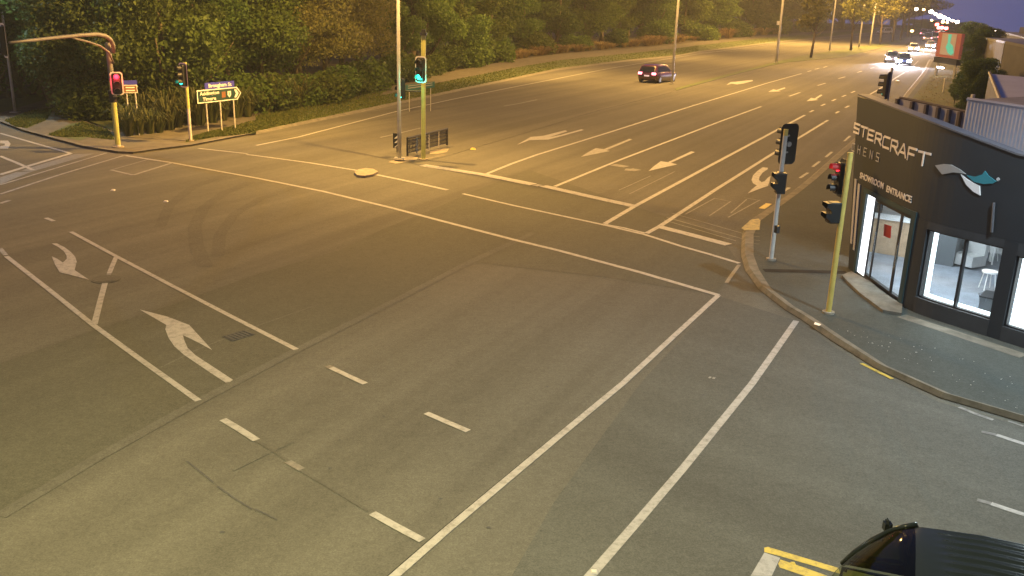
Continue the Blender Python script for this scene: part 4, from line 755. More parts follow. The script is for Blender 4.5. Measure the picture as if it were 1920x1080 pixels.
# room behind the glass
NB = Vector((15.5, 37.0)); M2 = WP(12.4, 0); inn = [WP(u, 0, -.28).to_2d() for u in ulist(.02, 12.35, .6)]
foot = inn + [Vector((20.0, 18.5)), Vector((15.4, 24.8)), Vector((11.6, 28.4))]
e_ = MB(); e_.prism([tuple(q) for q in foot], .1, .16); bpart(e_, 'showroom_floor', 'infloor')
e_ = MB(); e_.prism([tuple(q) for q in foot], 2.75, 2.85); bpart(e_, 'showroom_ceiling', 'inwall')
e_ = MB(); e_.prism([tuple(q) for q in foot], 3.35, 3.5); bpart(e_, 'roof', 'roof')
def vwall(mb, a, b, z0, z1, th=.2):
    a = Vector(a); b = Vector(b); t_ = (b - a).normalized(); n = Vector((t_.y, -t_.x)) * th; mb.prism([tuple(a), tuple(b), tuple(b + n), tuple(a + n)], z0, z1); return mb
e_ = MB(); vwall(e_, foot[-1], PLAN[0] + Vector((.62, 1.15)), 0, 3.9, .2); bpart(e_, 'side_wall', 'wall')
e_ = MB(); vwall(e_, foot[-3], foot[-2], 0, 3.6, .2); bpart(e_, 'back_wall', 'inwall'); e_ = MB(); vwall(e_, foot[-2], foot[-1], 0, 3.6, .2); bpart(e_, 'back_wall', 'inwall'); e_ = MB(); vwall(e_, foot[-4], foot[-3], 0, 3.6, .2); bpart(e_, 'back_wall', 'inwall')
for x, y in ((10.6, 21.6), (10.9, 19.4), (12.4, 18.4), (12.6, 16.3), (11.0, 24.0)):
    MBp = MB().box((x, y, 2.73), (1.1, .5, .03), .9); bpart(MBp, 'ceiling_light', 'ceilpanel')
def furn(name, label, cat, loc): return thing(name, label, cat, loc)
def in_thing(mb, name, m, t): o = mb.build(name, M[m], t, off=tuple(t.location)); return o
p = (11.884, 24.547); t = furn('display_cabinet', 'tall slate display cabinet inside the large shop window', 'cabinet', (p[0], p[1], .16))
in_thing(MB().box((p[0] + .25, p[1] + .3, .16 + .5), (.75, .55, 1.0), .9), 'carcass', 'cabinet', t); in_thing(MB().box((p[0] + .25, p[1] + .3, 1.18), (.82, .6, .04), .9), 'worktop', 'beige', t)
def stool(px, label, s=1.0):
    t = furn('bar_stool', label, 'stool', (px[0], px[1], .16)); q = Vector((px[0], px[1], .16)); b = MB(); b.disc(q + Vector((0, 0, .46 * s)), (0, 0, 1), .19 * s, 18, .04); in_thing(b, 'seat', 'whiteplastic', t)
    for k in range(4):
        a = PI / 4 + k * PI / 2; b = MB(); b.tube([q + Vector((math.cos(a) * .2 * s, math.sin(a) * .2 * s, 0)), q + Vector((math.cos(a) * .13 * s, math.sin(a) * .13 * s, .44 * s))], .012, 6); in_thing(b, 'leg', 'whiteplastic', t)
stool((12.071, 22.343), 'white stool in the right pane of the large shop window')
stool((13.624, 25.29), 'white stool at the back of the large shop window', .9)
stool((13.336, 25.776), 'white stool beside the dark table deep in the showroom', .8)
p = (11.134, 20.414); t = furn('wire_basket', 'round chrome wire table by the sill of the large shop window', 'table', (p[0], p[1], .16)); q = Vector((p[0], p[1], .16)); b = MB()
for z, r in ((.02, .17), (.42, .24)): b.tube([q + Vector((r * math.cos(a * PI / 12), r * math.sin(a * PI / 12), z)) for a in range(25)], .009, 6)
for a in range(0, 24, 3): b.tube([q + Vector((.17 * math.cos(a * PI / 12), .17 * math.sin(a * PI / 12), .02)), q + Vector((.24 * math.cos(a * PI / 12), .24 * math.sin(a * PI / 12), .42))], .006, 5)
in_thing(b, 'wire_frame', 'wire', t)
p = (10.965, 20.245); t = furn('storage_chest', 'dark low chest under the wire table at the sill of the shop window', 'chest', (p[0] + .25, p[1] + .2, .16)); in_thing(MB().box((p[0] + .25, p[1] + .2, .16 + .2), (.6, .4, .4), .9), 'carcass', 'cabinet', t); in_thing(MB().box((p[0] + .25, p[1] + .2, .575), (.64, .44, .03), .9), 'lid', 'frame', t)
p = (12.584, 24.462); t = furn('armchair', 'pale grey armchair in the middle of the showroom floor', 'armchair', (p[0], p[1], .16))
in_thing(MB().box((p[0], p[1], .16 + .22), (.6, .6, .3), .5), 'seat', 'letter_grey', t); in_thing(MB().box((p[0] + .22, p[1] + .12, .16 + .55), (.14, .6, .5), .5), 'backrest', 'letter_grey', t)
p = (13.543, 27.217); t = furn('sample_stand', 'white sample stand with dark boards near the back of the showroom', 'stand', (p[0], p[1], .16))
for k in range(4): in_thing(MB().box((p[0] + .1 * k, p[1] + .28 * k, .16 + .75), (.05, .24, 1.5), .35), 'sample_board', ('cabinet', 'beige', 'letter_grey', 'frame')[k], t)
p = (13.378, 24.547); t = furn('display_table', 'white display table against the right side of the large shop window', 'table', (p[0], p[1], .16)); in_thing(MB().box((p[0] + .3, p[1] + .3, .16 + .68), (.9, .5, .04), .9), 'tabletop', 'whiteplastic', t)
for dx, dy in ((0, .2), (.6, .1), (.1, .5), (.6, .5)): in_thing(MB().box((p[0] + dx, p[1] + dy, .16 + .33), (.04, .04, .66), .9), 'leg', 'whiteplastic', t)
p = (10.671, 25.245); t = furn('reception_counter', 'pale timber reception counter seen through the entrance door', 'counter', (p[0], p[1], .16)); in_thing(MB().box((p[0] + .5, p[1] + .3, .16 + .5), (2.0, .5, 1.0), -.6), 'counter_front', 'beige', t); in_thing(MB().box((p[0] + .5, p[1] + .3, 1.19), (2.1, .6, .05), -.6), 'worktop', 'whiteplastic', t)
p = (13.307, 26.25); t = furn('dark_table', 'dark low table deep in the showroom behind the large window', 'table', (p[0] + .3, p[1] + .3, .16)); in_thing(MB().box((p[0] + .4, p[1] + .5, .16 + .6), (1.1, .5, .06), .9), 'tabletop', 'cabinet', t)
for dx, dy in ((.1, .2), (.7, .8)): in_thing(MB().box((p[0] + dx, p[1] + dy, .16 + .285), (.08, .3, .57), .9), 'leg', 'cabinet', t)

# roof screen and corrugated upper wall behind the parapet
sa, sb = (10.978, 26.842, 4.509), (11.81, 24.502, 4.402)
t = thing('roof_screen', 'low grey panel screen with dark battens on the showroom roof', 'screen', (sa[0], sa[1], 3.5)); dv = Vector((sb[0] - sa[0], sb[1] - sa[1], 0)); L_ = dv.length; an = math.atan2(dv.y, dv.x); z0 = 3.5
q0 = Vector((sa[0], sa[1], 0))
cuts = [0, .24, .46, .64, .8, .95, 1.0]
for a, b in zip(cuts[:-1], cuts[1:]):
    mb = MB(); za = sa[2] + (sb[2] - sa[2]) * a; zb = sa[2] + (sb[2] - sa[2]) * b; u = q0 + dv * a; w = q0 + dv * b; n = Vector((dv.y, -dv.x, 0)).normalized() * .03
    mb.hexa([u + n + Vector((0, 0, z0)), w + n + Vector((0, 0, z0)), w - n + Vector((0, 0, z0)), u - n + Vector((0, 0, z0)), u + n + Vector((0, 0, za - .06)), w + n + Vector((0, 0, zb - .06)), w - n + Vector((0, 0, zb - .06)), u - n + Vector((0, 0, za - .06))])
    mb.build('panel', M['panelgrey'], t, off=(sa[0], sa[1], 3.5))
for a in cuts[:-1]:
    za = sa[2] + (sb[2] - sa[2]) * a; c = q0 + dv * a; MB().box((c.x + n.x * 2.5, c.y + n.y * 2.5, (z0 + za) / 2 - .03), (.09, .09, za - z0 - .06), an).build('batten', M['batten'], t, off=(sa[0], sa[1], 3.5))
mb = MB(); mb.tube([Vector(sa) - Vector((0, 0, .03)), Vector(sb) - Vector((0, 0, .03))], .04, 6); mb.build('top_rail', M['batten'], t, off=(sa[0], sa[1], 3.5))
ca = (11.489, 23.88, 4.732); cdir = (PLAN[-1] - PLAN[-2]).normalized()
cb = ONP(1925, 223, ca[0], ca[1], ca[0] + cdir.x, ca[1] + cdir.y) if False else None
t = thing('upper_wall', 'pale blue grey corrugated wall rising behind the showroom parapet', 'wall', (ca[0], ca[1], 3.5))
mb = MB(); N_ = 80; Lw = 7.5; zt0 = ca[2]
for k in range(N_ * 2 + 1):
    u = k / (N_ * 2) * Lw; o = .012 if k % 2 else 0
    q = Vector((ca[0] + cdir.x * u + cdir.y * o, ca[1] + cdir.y * u - cdir.x * o)); zt = zt0 - .035 * u
    mb.v += [(q.x, q.y, 3.3), (q.x, q.y, zt)]
for k in range(N_ * 2): mb.f.append((2 * k, 2 * k + 2, 2 * k + 3, 2 * k + 1)); mb.mi.append(0)
mb.build('corrugated_sheet', M['clad'], t, off=(ca[0], ca[1], 3.5))
mb = MB(); e1 = Vector((ca[0] + cdir.x * Lw, ca[1] + cdir.y * Lw, zt0 - .035 * Lw)); mb.tube([Vector(ca) + Vector((0, 0, .02)), e1 + Vector((0, 0, .02))], .05, 6); mb.build('capping', M['clad'], t, off=(ca[0], ca[1], 3.5))
mb = MB(); bk = Vector((cdir.y, -cdir.x, 0)) * -4; a0 = Vector(ca); mb.add([a0 + Vector((0, 0, 0)), e1, e1 + bk, a0 + bk], [(0, 1, 2, 3)]); mb.add([a0, a0 + bk, Vector((a0.x + bk.x, a0.y + bk.y, 3.3)), Vector((a0.x, a0.y, 3.3))], [(0, 1, 2, 3)]); mb.build('roof_sheet', M['roof'], t, off=(ca[0], ca[1], 3.5))
# neighbour with sloping roof
TL, TR, BR, BL = (21.893, 43.837, 4.224), (23.66, 40.61, 4.197), (16.938, 28.322, 3.675), (16.174, 31.039, 3.834)
t = thing('neighbour_building', 'low building with pale sloping roof behind the corrugated wall', 'building', (TL[0], TL[1], 0)); O_ = (TL[0], TL[1], 0)
mb = MB(); up = Vector((0, 0, .1)); mb.hexa([Vector(q) - up for q in (BL, BR, TR, TL)] + [Vector(q) for q in (BL, BR, TR, TL)]); rf = mb.build('roof', M['clad'], t, off=O_)
mb = MB(); mb.tube([Vector(TL) + up * .5, Vector(BL) + up * .5], .07, 6); mb.build('barge_board', M['batten'], rf, off=O_)
mb = MB(); mb.hexa([(q[0], q[1], 0) for q in (BL, BR, TR, TL)] + [Vector(q) - up * 1.2 for q in (BL, BR, TR, TL)]); mb.build('wall', M['greywall'], t, off=O_)
mb = MB(); a0 = (18.57, 36.553, 3.848); mb.tube([(a0[0] - .8, a0[1], .1), (a0[0] - .8, a0[1], a0[2])], .08, 8); mb.build('rain_pipe', M['letter_grey'], t, off=O_)
# grey building further back
def boxbld(label, q1, q2, depth, wallm, zt=None, cat='building', nm='commercial_building'):
    a = Vector((q1[0], q1[1])); b = Vector((q2[0], q2[1])); d = (b - a); n = Vector((-d.y, d.x)).normalized() * depth
    if n.dot(a) < 0: n = -n
    z1, z2 = q1[2], q2[2]; t = thing(nm, label, cat, (a.x, a.y, 0)); mb = MB(); c_ = b + n; d_ = a + n; zg = -3
    mb.hexa([(a.x, a.y, zg), (b.x, b.y, zg), (c_.x, c_.y, zg), (d_.x, d_.y, zg), (a.x, a.y, z1), (b.x, b.y, z2), (c_.x, c_.y, z2), (d_.x, d_.y, z1)]); mb.build('wall', M[wallm], t, off=(a.x, a.y, 0))
    mb = MB(); k = .12
    mb.hexa([(a.x, a.y, z1 + .004), (b.x, b.y, z2 + .004), (c_.x, c_.y, z2 + .004), (d_.x, d_.y, z1 + .004), (a.x, a.y, z1 + .2), (b.x, b.y, z2 + .2), (c_.x, c_.y, z2 + .2), (d_.x, d_.y, z1 + .2)]); mb.build('roof_edge', M['capping'], t, off=(a.x, a.y, 0)); return t, a, b, n
t, a, b, n = boxbld('grey rendered building with dark roof edge at far right', (35.437, 69.486, 4.869), (34.734, 60.774, 4.491), 12, 'greywall')
t2, a2, b2, n2 = boxbld('dark timber building with shopfront between the trees and grey building', (45.611, 93.465, 4.548), (36.314, 71.283, 4.817), 10, 'darkwall')
for k in range(3):
    c = a2.lerp(b2, .2 + .3 * k); an = math.atan2((b2 - a2).y, (b2 - a2).x)
    f_ = MB().box((c.x - n2.normalized().x * .05, c.y - n2.normalized().y * .05, 1.6), (3.5, .1, 1.6), an).build('window', M['frame'], t2, off=(a2.x, a2.y, 0)); MB().box((c.x - n2.normalized().x * .12, c.y - n2.normalized().y * .12, 1.6), (3.1, .04, 1.3), an).build('pane', M['darkglass'], f_, off=(a2.x, a2.y, 0))
t, a, b, n = boxbld('long low building with row of roof vents at the top right', (67.576, 133.916, 4.504), (59.876, 103.994, 3.542), 14, 'greywall')
for k in range(5): c = a.lerp(b, .1 + .13 * k) + n * .2; MB().box((c.x, c.y, (67.931, 133.736, 4.52)[2] + .3), (2.2, 1.5, 1.2), .4).build('roof_vent', M['capping'], t, off=(a.x, a.y, 0))
c = (62.252, 125.398, 4.891); t = thing('wall_lamp', 'single white lamp on a pole beyond the dark timber building', 'street light', (c[0], c[1], 0)); MB().tube([(0, 0, -2), (0, 0, c[2])], .08, 8).build('pole', M['galv'], t); b = MB(); b.disc((0, 0, c[2]), (0, -1, 0), .2, 12, .2); b.build('lamp_lens', M['lamp'], t)
# billboard by the road
a, b = (47.578, 107.983, 1.52), (47.243, 101.548, 1.628); zt = (47.264, 108.121, 4.854)[2]; t = thing('billboard', 'roadside billboard with teal shape on red ground, beside the road at upper right', 'billboard', (a[0], a[1], .1)); O_ = (a[0], a[1], .1)
dv = Vector((b[0] - a[0], b[1] - a[1], 0)); an = math.atan2(dv.y, dv.x); mid = Vector((a[0], a[1], 0)) + dv / 2; n = Vector((dv.y, -dv.x, 0)).normalized(); zb = a[2] + .7
fr = MB().box((mid.x, mid.y, (zb + zt) / 2), (dv.length, .3, zt - zb), an).build('panel', M['billred'], t, off=O_)
c = mid + n * .17; MB().box((c.x, c.y, (zb + zt) / 2 + .1), (dv.length * .62, .03, (zt - zb) * .86), an).build('poster', M['billgrey'], fr, off=O_)
tx = dv.normalized(); c = mid + n * .2; hh = zt - zb
def bb(x, z): return Vector((c.x, c.y, zb)) + tx * (x * dv.length) + Vector((0, 0, z * hh))
mb = MB(); P_ = [bb(-.05, .95), bb(.1, .95), bb(.08, .6), bb(.22, .5), bb(.3, .22), bb(.2, .12), bb(.05, .2), bb(-.08, .42), bb(-.02, .62)]; mb.add(P_ + [q - n * .012 for q in P_], [tuple(range(9))] + [(i, 9 + i, 9 + (i + 1) % 9, (i + 1) % 9) for i in range(9)]); mb.build('teal_shape', M['billteal'], fr, off=O_)
MB().box((mid.x, mid.y, zb - .35), (dv.length, .5, .6), an).build('base_frame', M['black'], t, off=O_)
for k in (-.4, .4): q = mid + tx * dv.length * k; MB().tube([(q.x, q.y, 0), (q.x, q.y, zb - .6)], .15, 8).build('post', M['galv'], t, off=O_)
q = mid + n * .5 - tx * .3; MB().box((q.x, q.y, zb - 1.1), (1.6, .2, .14), an).build('base_lamp', M['lamp'], t, off=O_)
for px, lab in (((47.211, 101.564, 2.184), 'thin white post beside the billboard, upper one'), ((42.224, 90.648, 1.886), 'thin white post beside the billboard, lower one'), ((38.017, 83.778, 1.21), 'thin pale marker post on the rough berm below the billboard')):
    t = thing('marker_post', lab, 'post', (px[0], px[1], .1), 0, 'marker posts by the billboard'); MB().tube([(0, 0, 0), (0, 0, 1.2)], .07, 8).build('post_body', M['wpole'], t); MB().disc((0, 0, 1.2), (0, 0, 1), .1, 10, .08).build('post_cap', M['signwhite'], t)

# ---------------------------------------------------------------- vegetation
def leaf_cloud(rs, centers, n, size, flat=.5, droop=.3, name='crown'):
    """n leaf clump quads spread through several lobes"""
    cs = np.array([c[:3] for c in centers]); rd = np.array([c[3:6] for c in centers]); wts = (rd.prod(1)) ** .7; wts /= wts.sum()
    k = rs.choice(len(cs), n, p=wts); d = rs.normal(size=(n, 3)); d /= np.linalg.norm(d, axis=1)[:, None]
    r = rs.uniform(.25, 1, n) ** .45 * rs.uniform(.85, 1.12, n)
    p = cs[k] + d * rd[k] * r[:, None]
    a = rs.normal(size=(n, 3)); a /= np.linalg.norm(a, axis=1)[:, None]; b = np.cross(a, rs.normal(size=(n, 3))); b /= np.linalg.norm(b, axis=1)[:, None]
    s = rs.uniform(.55, 1.3, n)[:, None] * size
    q = np.stack([p - a * s * .5, p + b * s * .32, p + a * s * .55, p - b * s * .32], 1).reshape(-1, 3)
    me = bpy.data.meshes.new(name); me.vertices.add(n * 4); me.loops.add(n * 4); me.polygons.add(n)
    me.vertices.foreach_set('co', q.ravel()); me.loops.foreach_set('vertex_index', np.arange(n * 4)); me.polygons.foreach_set('loop_start', np.arange(0, n * 4, 4)); me.update(calc_edges=True); return me
def lobes(rs, h, base, rad, n):
    out = []
    for i in range(n):
        t = (i + .5) / n; z = base + (h - base) * (.12 + .8 * t); rr = rad * math.sin(PI * min(.95, .22 + .68 * t)) ; a = rs.uniform(0, 2 * PI); o = rr * rs.uniform(.25, .7)
        s = rad * rs.uniform(.32, .55); out.append((math.cos(a) * o, math.sin(a) * o, z, s * 1.15, s * 1.15, s * rs.uniform(.6, .85)))
    return out
def trunk_mb(rs, h, base, r, forks=3):
    mb = MB(); lean = rs.uniform(-.04, .04, 2) * h; mb.tube([(0, 0, 0), (lean[0] * .4, lean[1] * .4, base * .6), (lean[0], lean[1], base + (h - base) * .35), (lean[0] * 1.3, lean[1] * 1.3, base + (h - base) * .75)], [r * 1.25, r, r * .7, r * .25], 8)
    for k in range(forks):
        a = rs.uniform(0, 2 * PI); z0 = base * rs.uniform(.6, 1.1); l = (h - base) * rs.uniform(.2, .32); f = z0 / max(base + (h - base) * .35, .1)
        s = Vector((lean[0] * f, lean[1] * f, z0)); mb.tube([s, s + Vector((math.cos(a) * l * .4, math.sin(a) * l * .4, l * .5)), s + Vector((math.cos(a) * l * .8, math.sin(a) * l * .8, l * 1.1))], [r * .5, r * .35, r * .12], 6)
    return mb
class TreeKind:
    def __init__(s, seed, h, base, rad, nl, n, size, leaf, bark, r, forks=4, label=''):
        rs = np.random.RandomState(seed); s.h = h
        s.crown = leaf_cloud(rs, lobes(rs, h, base, rad, nl), n, size); s.crown.materials.append(M[leaf])
        tb = trunk_mb(rs, h, base, r, forks).build('trunk', M[bark], None, True); s.trunk = tb.data; bpy.data.objects.remove(tb)
    def plant(s, x, y, z, label, h=None, rz=None, group='trees of the wood along the road', cat='tree', name='tree', sx=1.0):
        k = (h or s.h) / s.h; t = thing(name, label, cat, (x, y, z), rnd.uniform(0, 6.28) if rz is None else rz, group); t.scale = (k * sx, k * sx, k)
        for nm, me in (('trunk', s.trunk), ('crown', s.crown)): o = bpy.data.objects.new(nm, me); C.objects.link(o); o.parent = t
        return t
K = [TreeKind(11, 11, 1.6, 3.6, 13, 22000, .22, 'leaf', 'bark', .2), TreeKind(12, 12, 1.2, 3.2, 14, 22000, .21, 'leafdark', 'bark', .2), TreeKind(13, 10, 1.8, 3.8, 12, 22000, .22, 'leaf', 'bark', .16),
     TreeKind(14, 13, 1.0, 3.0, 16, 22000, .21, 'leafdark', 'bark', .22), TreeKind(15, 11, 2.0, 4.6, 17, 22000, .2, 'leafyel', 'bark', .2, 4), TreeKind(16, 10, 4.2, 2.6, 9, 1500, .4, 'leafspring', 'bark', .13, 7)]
KN = ['broad olive green tree', 'dense dark evergreen tree', 'olive tree with pale trunk', 'tall narrow dark tree', 'pale lamplit yellow-leaved tree', 'thin spring tree']
wood = []
EDGE = [(-28.689, 57.569), (-24.527, 51.888), (-22.895, 51.792), (-20.634, 50.4), (-19.134, 50.29), (-18.436, 53.419), (-17.486, 56.405), (-16.27, 59.14), (-14.934, 62.144), (-13.756, 66.911), (-12.536, 73.32), (-11.007, 81.632), (-8.737, 89.356), (-6.328, 99.329), (-3.428, 114.858), (0.505, 128.943), (5.395, 143.501), (11.089, 155.652), (17.821, 170.016), (25.901, 187.258), (35.779, 208.337), (47.264, 230.405), (62.704, 263.01), (81.233, 299.012), (104.172, 341.659), (130.611, 386.253), (167.846, 452.04), (192.625, 495.209), (213.427, 530.604)]
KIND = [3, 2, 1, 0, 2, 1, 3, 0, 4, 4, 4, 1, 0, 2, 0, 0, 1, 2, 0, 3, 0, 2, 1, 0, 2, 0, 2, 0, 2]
WHERE = ['at the left footpath, first of the wood', 'behind the mast arm', 'just left of the red traffic light', 'behind the small blue and brown sign', 'between the small sign and the half white signal pole', 'behind the half white signal pole',
         'behind the direction sign', 'right of the direction sign', 'second right of the direction sign', 'over the flax, left of the median lamp pole', 'nearest left of the median lamp pole', 'behind the median lamp pole', 'behind the yellow median signal', 'just right of the yellow median signal', 'above the teal verge sign, right of the signal', 'at the left end of the tussock row', 'second from the left end of the tussock row', 'third from the left end of the tussock row', 'midway between median signal and dark car', 'some way left of the dark car', 'up left of the dark car', 'straight above the dark car', 'just right of the lamp pole by the car', 'second right of the lamp pole by the car',
         'left of the thick pole with white box', 'behind the thick pole with white box', 'behind the first median tree', 'behind the second median tree', 'at the far right end of the wood', 'behind the third median tree', 'behind the last median trees']
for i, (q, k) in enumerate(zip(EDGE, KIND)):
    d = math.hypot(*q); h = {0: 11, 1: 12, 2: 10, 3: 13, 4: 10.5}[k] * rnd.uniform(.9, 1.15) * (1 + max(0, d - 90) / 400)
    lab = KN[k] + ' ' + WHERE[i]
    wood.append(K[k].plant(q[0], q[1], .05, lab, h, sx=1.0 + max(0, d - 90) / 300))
# second and third rows, wholly merged with the first in the photograph
for row, (dd, n) in enumerate(((5.5, 24), (11, 22))):
    for i in range(n):
        f = (i + rnd.uniform(.2, .8)) / n * (len(EDGE) - 1.01); a, b = Vector(EDGE[int(f)]), Vector(EDGE[int(f) + 1]); q = a.lerp(b, f % 1); nn = Vector((-.75, .66))
        q = q + nn * (dd * rnd.uniform(.8, 1.3)); k = (1, 3, 0, 1, 3, 2)[(i * 5 + row) % 6]; d = q.length
        K[k].plant(q.x, q.y, 0, 'tree in the dense rear rows of the wood along the road', 12.5 * rnd.uniform(.9, 1.2) * (1 + max(0, d - 90) / 400), group='rear trees of the wood', sx=1.1 + max(0, d - 90) / 250)
LEFTT = [((-34.84, 63.009, 0.749), 1, 8.5), ((-32.36, 62.071, 0.897), 3, 9), ((-29.832, 52.058, 1.771), 1, 9), ((-26.456, 53.852, 2.326), 0, 11), ((-40.175, 74.907, 0.895), 3, 11), ((-38.441, 75.811, 1.308), 1, 12), ((-46.318, 82.944, 0.668), 0, 12), ((-33.378, 70.497, 1.371), 3, 13), ((-55.354, 106.471, 0.219), 1, 15)]
LL = ['dark tree behind the tall lamp pole at far left', 'narrow dark tree right of the tall lamp pole at far left', 'dark tree cut by the left edge of the picture', 'broad olive tree left of the mast arm bend', 'tall dark tree farther behind the far left lamp pole', 'dark evergreen farther back under the mast arm', 'olive tree farthest at the left edge', 'tall narrow tree behind the bend of the mast arm', 'distant dark tree between the lamp pole and mast arm']
for (q, k, h), lab in zip(LEFTT, LL): K[k].plant(q[0], q[1], 0, lab, h)
# far-off woodland behind the rows: one mass
rs = np.random.RandomState(5); cen = []
for f in np.linspace(0, len(EDGE) - 1.01, 60):
    a, b = Vector(EDGE[int(f)]), Vector(EDGE[int(f) + 1]); q = a.lerp(b, f % 1); nn = Vector((-.75, .66))
    for dd in (15, 20): w = q + nn * dd; cen.append((w.x, w.y, rs.uniform(2, 9), 4.5, 4.5, 3.5)); cen.append((w.x, w.y, rs.uniform(8, 14), 4.5, 4.5, 3.5))
me = leaf_cloud(rs, cen, 90000, .55, name='woodland'); me.materials.append(M['leafdark']); o = bpy.data.objects.new('woodland', me); C.objects.link(o); tag(o, kind='stuff')
# bushes
rs = np.random.RandomState(31)
bush = [leaf_cloud(np.random.RandomState(40 + i), [(rs.uniform(-.6, .6), rs.uniform(-.6, .6), rs.uniform(.4, 1.1), .8, .8, .7) for _ in range(7)], 4500, .15) for i in range(3)]
for b, m in zip(bush, ('leaf', 'leafdark', 'leaf')): b.materials.append(M[m])
BU = [(-23.178, 50.738), (-21.702, 49.68), (-15.892, 55.133), (-15.276, 56.411), (-14.631, 57.748), (-13.956, 59.147), (-13.249, 60.613), (-12.635, 62.802), (-12.239, 66.59), (-11.659, 70.026), (-10.744, 74.872), (-9.634, 79.888), (-8.428, 86.207), (-6.968, 92.872), (-5.226, 99.809), (-3.575, 109.612), (-1.854, 117.86), (1.973, 129.744), (8.651, 143.815), (15.759, 158.592), (25.927, 179.992), (38.591, 204.581), (53.585, 235.53), (72.288, 271.419), (95.258, 312.18), (-25.222, 54.646), (-18.246, 50.501), (-21.709, 51.097)]
BL_ = ['left of the mast arm pole', 'at the foot of the tree by the red signal', 'right of the direction sign', 'second right of the direction sign', 'under the left edge of the yellow tree', 'under the yellow tree', 'under the right side of the yellow tree', 'well left of the median lamp pole', 'left of the median lamp pole', 'just left of the median lamp pole', 'behind the median lamp pole', 'behind the yellow median signal', 'just right of the yellow median signal', 'above the teal verge sign', 'right of the teal verge sign', 'at the left end of the tussocks', 'behind the left tussocks', 'behind the fourth tussock clump', 'midway along the left half of the tussocks', 'left of the dark car', 'above left of the dark car', 'above the dark car', 'right of the lamp pole by the car', 'behind the right tussocks', 'behind the right end of the tussocks', 'behind the first median tree', 'by the footpath, farthest left', 'between small sign and half white pole', 'right behind the red signal pole']
for i, q in enumerate(BU):
    o = bpy.data.objects.new('bush', bush[i % 3]); C.objects.link(o); d = math.hypot(*q); s = rnd.uniform(1.1, 1.7) * (1 + max(0, d - 80) / 150); o.location = (q[0], q[1], .0); o.scale = (s * 1.2, s * 1.2, s); o.rotation_euler.z = rnd.uniform(0, 6)
    tag(o, 'green bush ' + BL_[i] + ' at the wood edge', 'bush', 'bushes along the wood edge')
def straps(seed, n, h, w, spread, name):
    rs = np.random.RandomState(seed); mb = MB()
    for k in range(n):
        a = rs.uniform(0, 2 * PI); r0 = rs.uniform(0, .25); l = h * rs.uniform(.6, 1.1); out = spread * rs.uniform(.3, 1.0) * h; d = Vector((math.cos(a), math.sin(a), 0)); t_ = Vector((-d.y, d.x, 0)) * w * rs.uniform(.7, 1.2)
        p = [d * r0, d * (r0 + out * .35) + Vector((0, 0, l * .65)), d * (r0 + out * .8) + Vector((0, 0, l)), d * (r0 + out * 1.15) + Vector((0, 0, l * .8))]
        mb.add([p[0] - t_, p[0] + t_, p[1] - t_, p[1] + t_, p[2] - t_ * .7, p[2] + t_ * .7, p[3]], [(0, 1, 3, 2), (2, 3, 5, 4), (4, 5, 6)])
    o = mb.build(name, M['flax' if name == 'flax_bush' else 'tussock'], None); me = o.data; bpy.data.objects.remove(o); return me
FX = [straps(3, 70, 1.7, .045, .7, 'flax_bush'), straps(4, 80, 1.5, .04, .8, 'flax_bush')]; TS = [straps(8, 150, .62, .02, 1.5, 'tussock_grass'), straps(9, 150, .55, .02, 1.7, 'tussock_grass')]
def plant_mesh(me, nm, q, s, label, cat, group, z=.08):
    o = bpy.data.objects.new(nm, me); C.objects.link(o); o.location = (q[0], q[1], z); o.scale = (s, s, s); o.rotation_euler.z = rnd.uniform(0, 6); return tag(o, label, cat, group)
FQ = [(-18.695, 44.216), (-18.354, 44.654), (-18.006, 45.101), (-17.701, 45.546), (-17.59, 46.547), (-17.5, 47.586), (-16.735, 48.606), (-16.408, 49.785), (-16.135, 50.768), (-15.846, 52.281), (-15.347, 52.652), (-19.676, 46.488), (-19.127, 47.016), (-18.741, 47.725), (-18.443, 48.649), (-14.73, 54.35), (-14.097, 55.593), (-13.625, 57.718), (-12.729, 59.795), (-11.828, 62.343)]
FL = ['right of the red signal pole', 'in front of the small double sign', 'front of the clump right of the small sign', 'middle of the clump right of the small sign', 'right end of the clump by the small sign', 'left of the half white signal pole', 'under the left end of the direction sign', 'under the direction sign', 'behind the direction sign posts', 'right of the direction sign posts', 'second right of the direction sign posts', 'behind the front row near the red signal', 'behind the small double sign', 'in the back row right of the small sign', 'in the back row left of the half white pole', 'well right of the direction sign', 'below the left edge of the yellow trees', 'below the middle of the yellow trees', 'below the right of the yellow trees', 'farthest right, left of the median lamp pole']
for i, q in enumerate(FQ): plant_mesh(FX[i % 2], 'flax_bush', q, rnd.uniform(.6, 1.2), 'strappy green flax plant ' + FL[i], 'flax', 'flax plants on the far verge')
TQ = [(-2.63, 109.075), (-1.588, 113.626), (-0.439, 115.252), (0.827, 120.368), (2.116, 124.648), (3.54, 127.945), (4.963, 131.377), (6.62, 135.082), (8.535, 139.091), (10.564, 143.342), (12.719, 147.856), (15.013, 152.659), (17.458, 157.781), (20.07, 163.252), (22.57, 166.856), (25.521, 172.978), (28.694, 179.561), (32.592, 189.477), (36.113, 197.203), (40.2, 205.777), (44.654, 215.122), (49.094, 223.348), (54.379, 234.382), (60.207, 246.551), (65.995, 257.389), (72.311, 269.214), (0.147, 117.182), (2.783, 126.256), (5.78, 133.204), (9.534, 141.185), (13.848, 150.22), (18.742, 160.47), (24.019, 169.863), (30.591, 184.388)]
for q in TQ:
    d = math.hypot(*q); plant_mesh(TS[rnd.randrange(2)], 'tussock_grass', q, 1.35 * rnd.uniform(.6, 1.35) * (1 + max(0, d - 100) / 130), 'dry straw-coloured tussock in the row along the far footpath', 'tussock', 'tussocks along the far footpath')
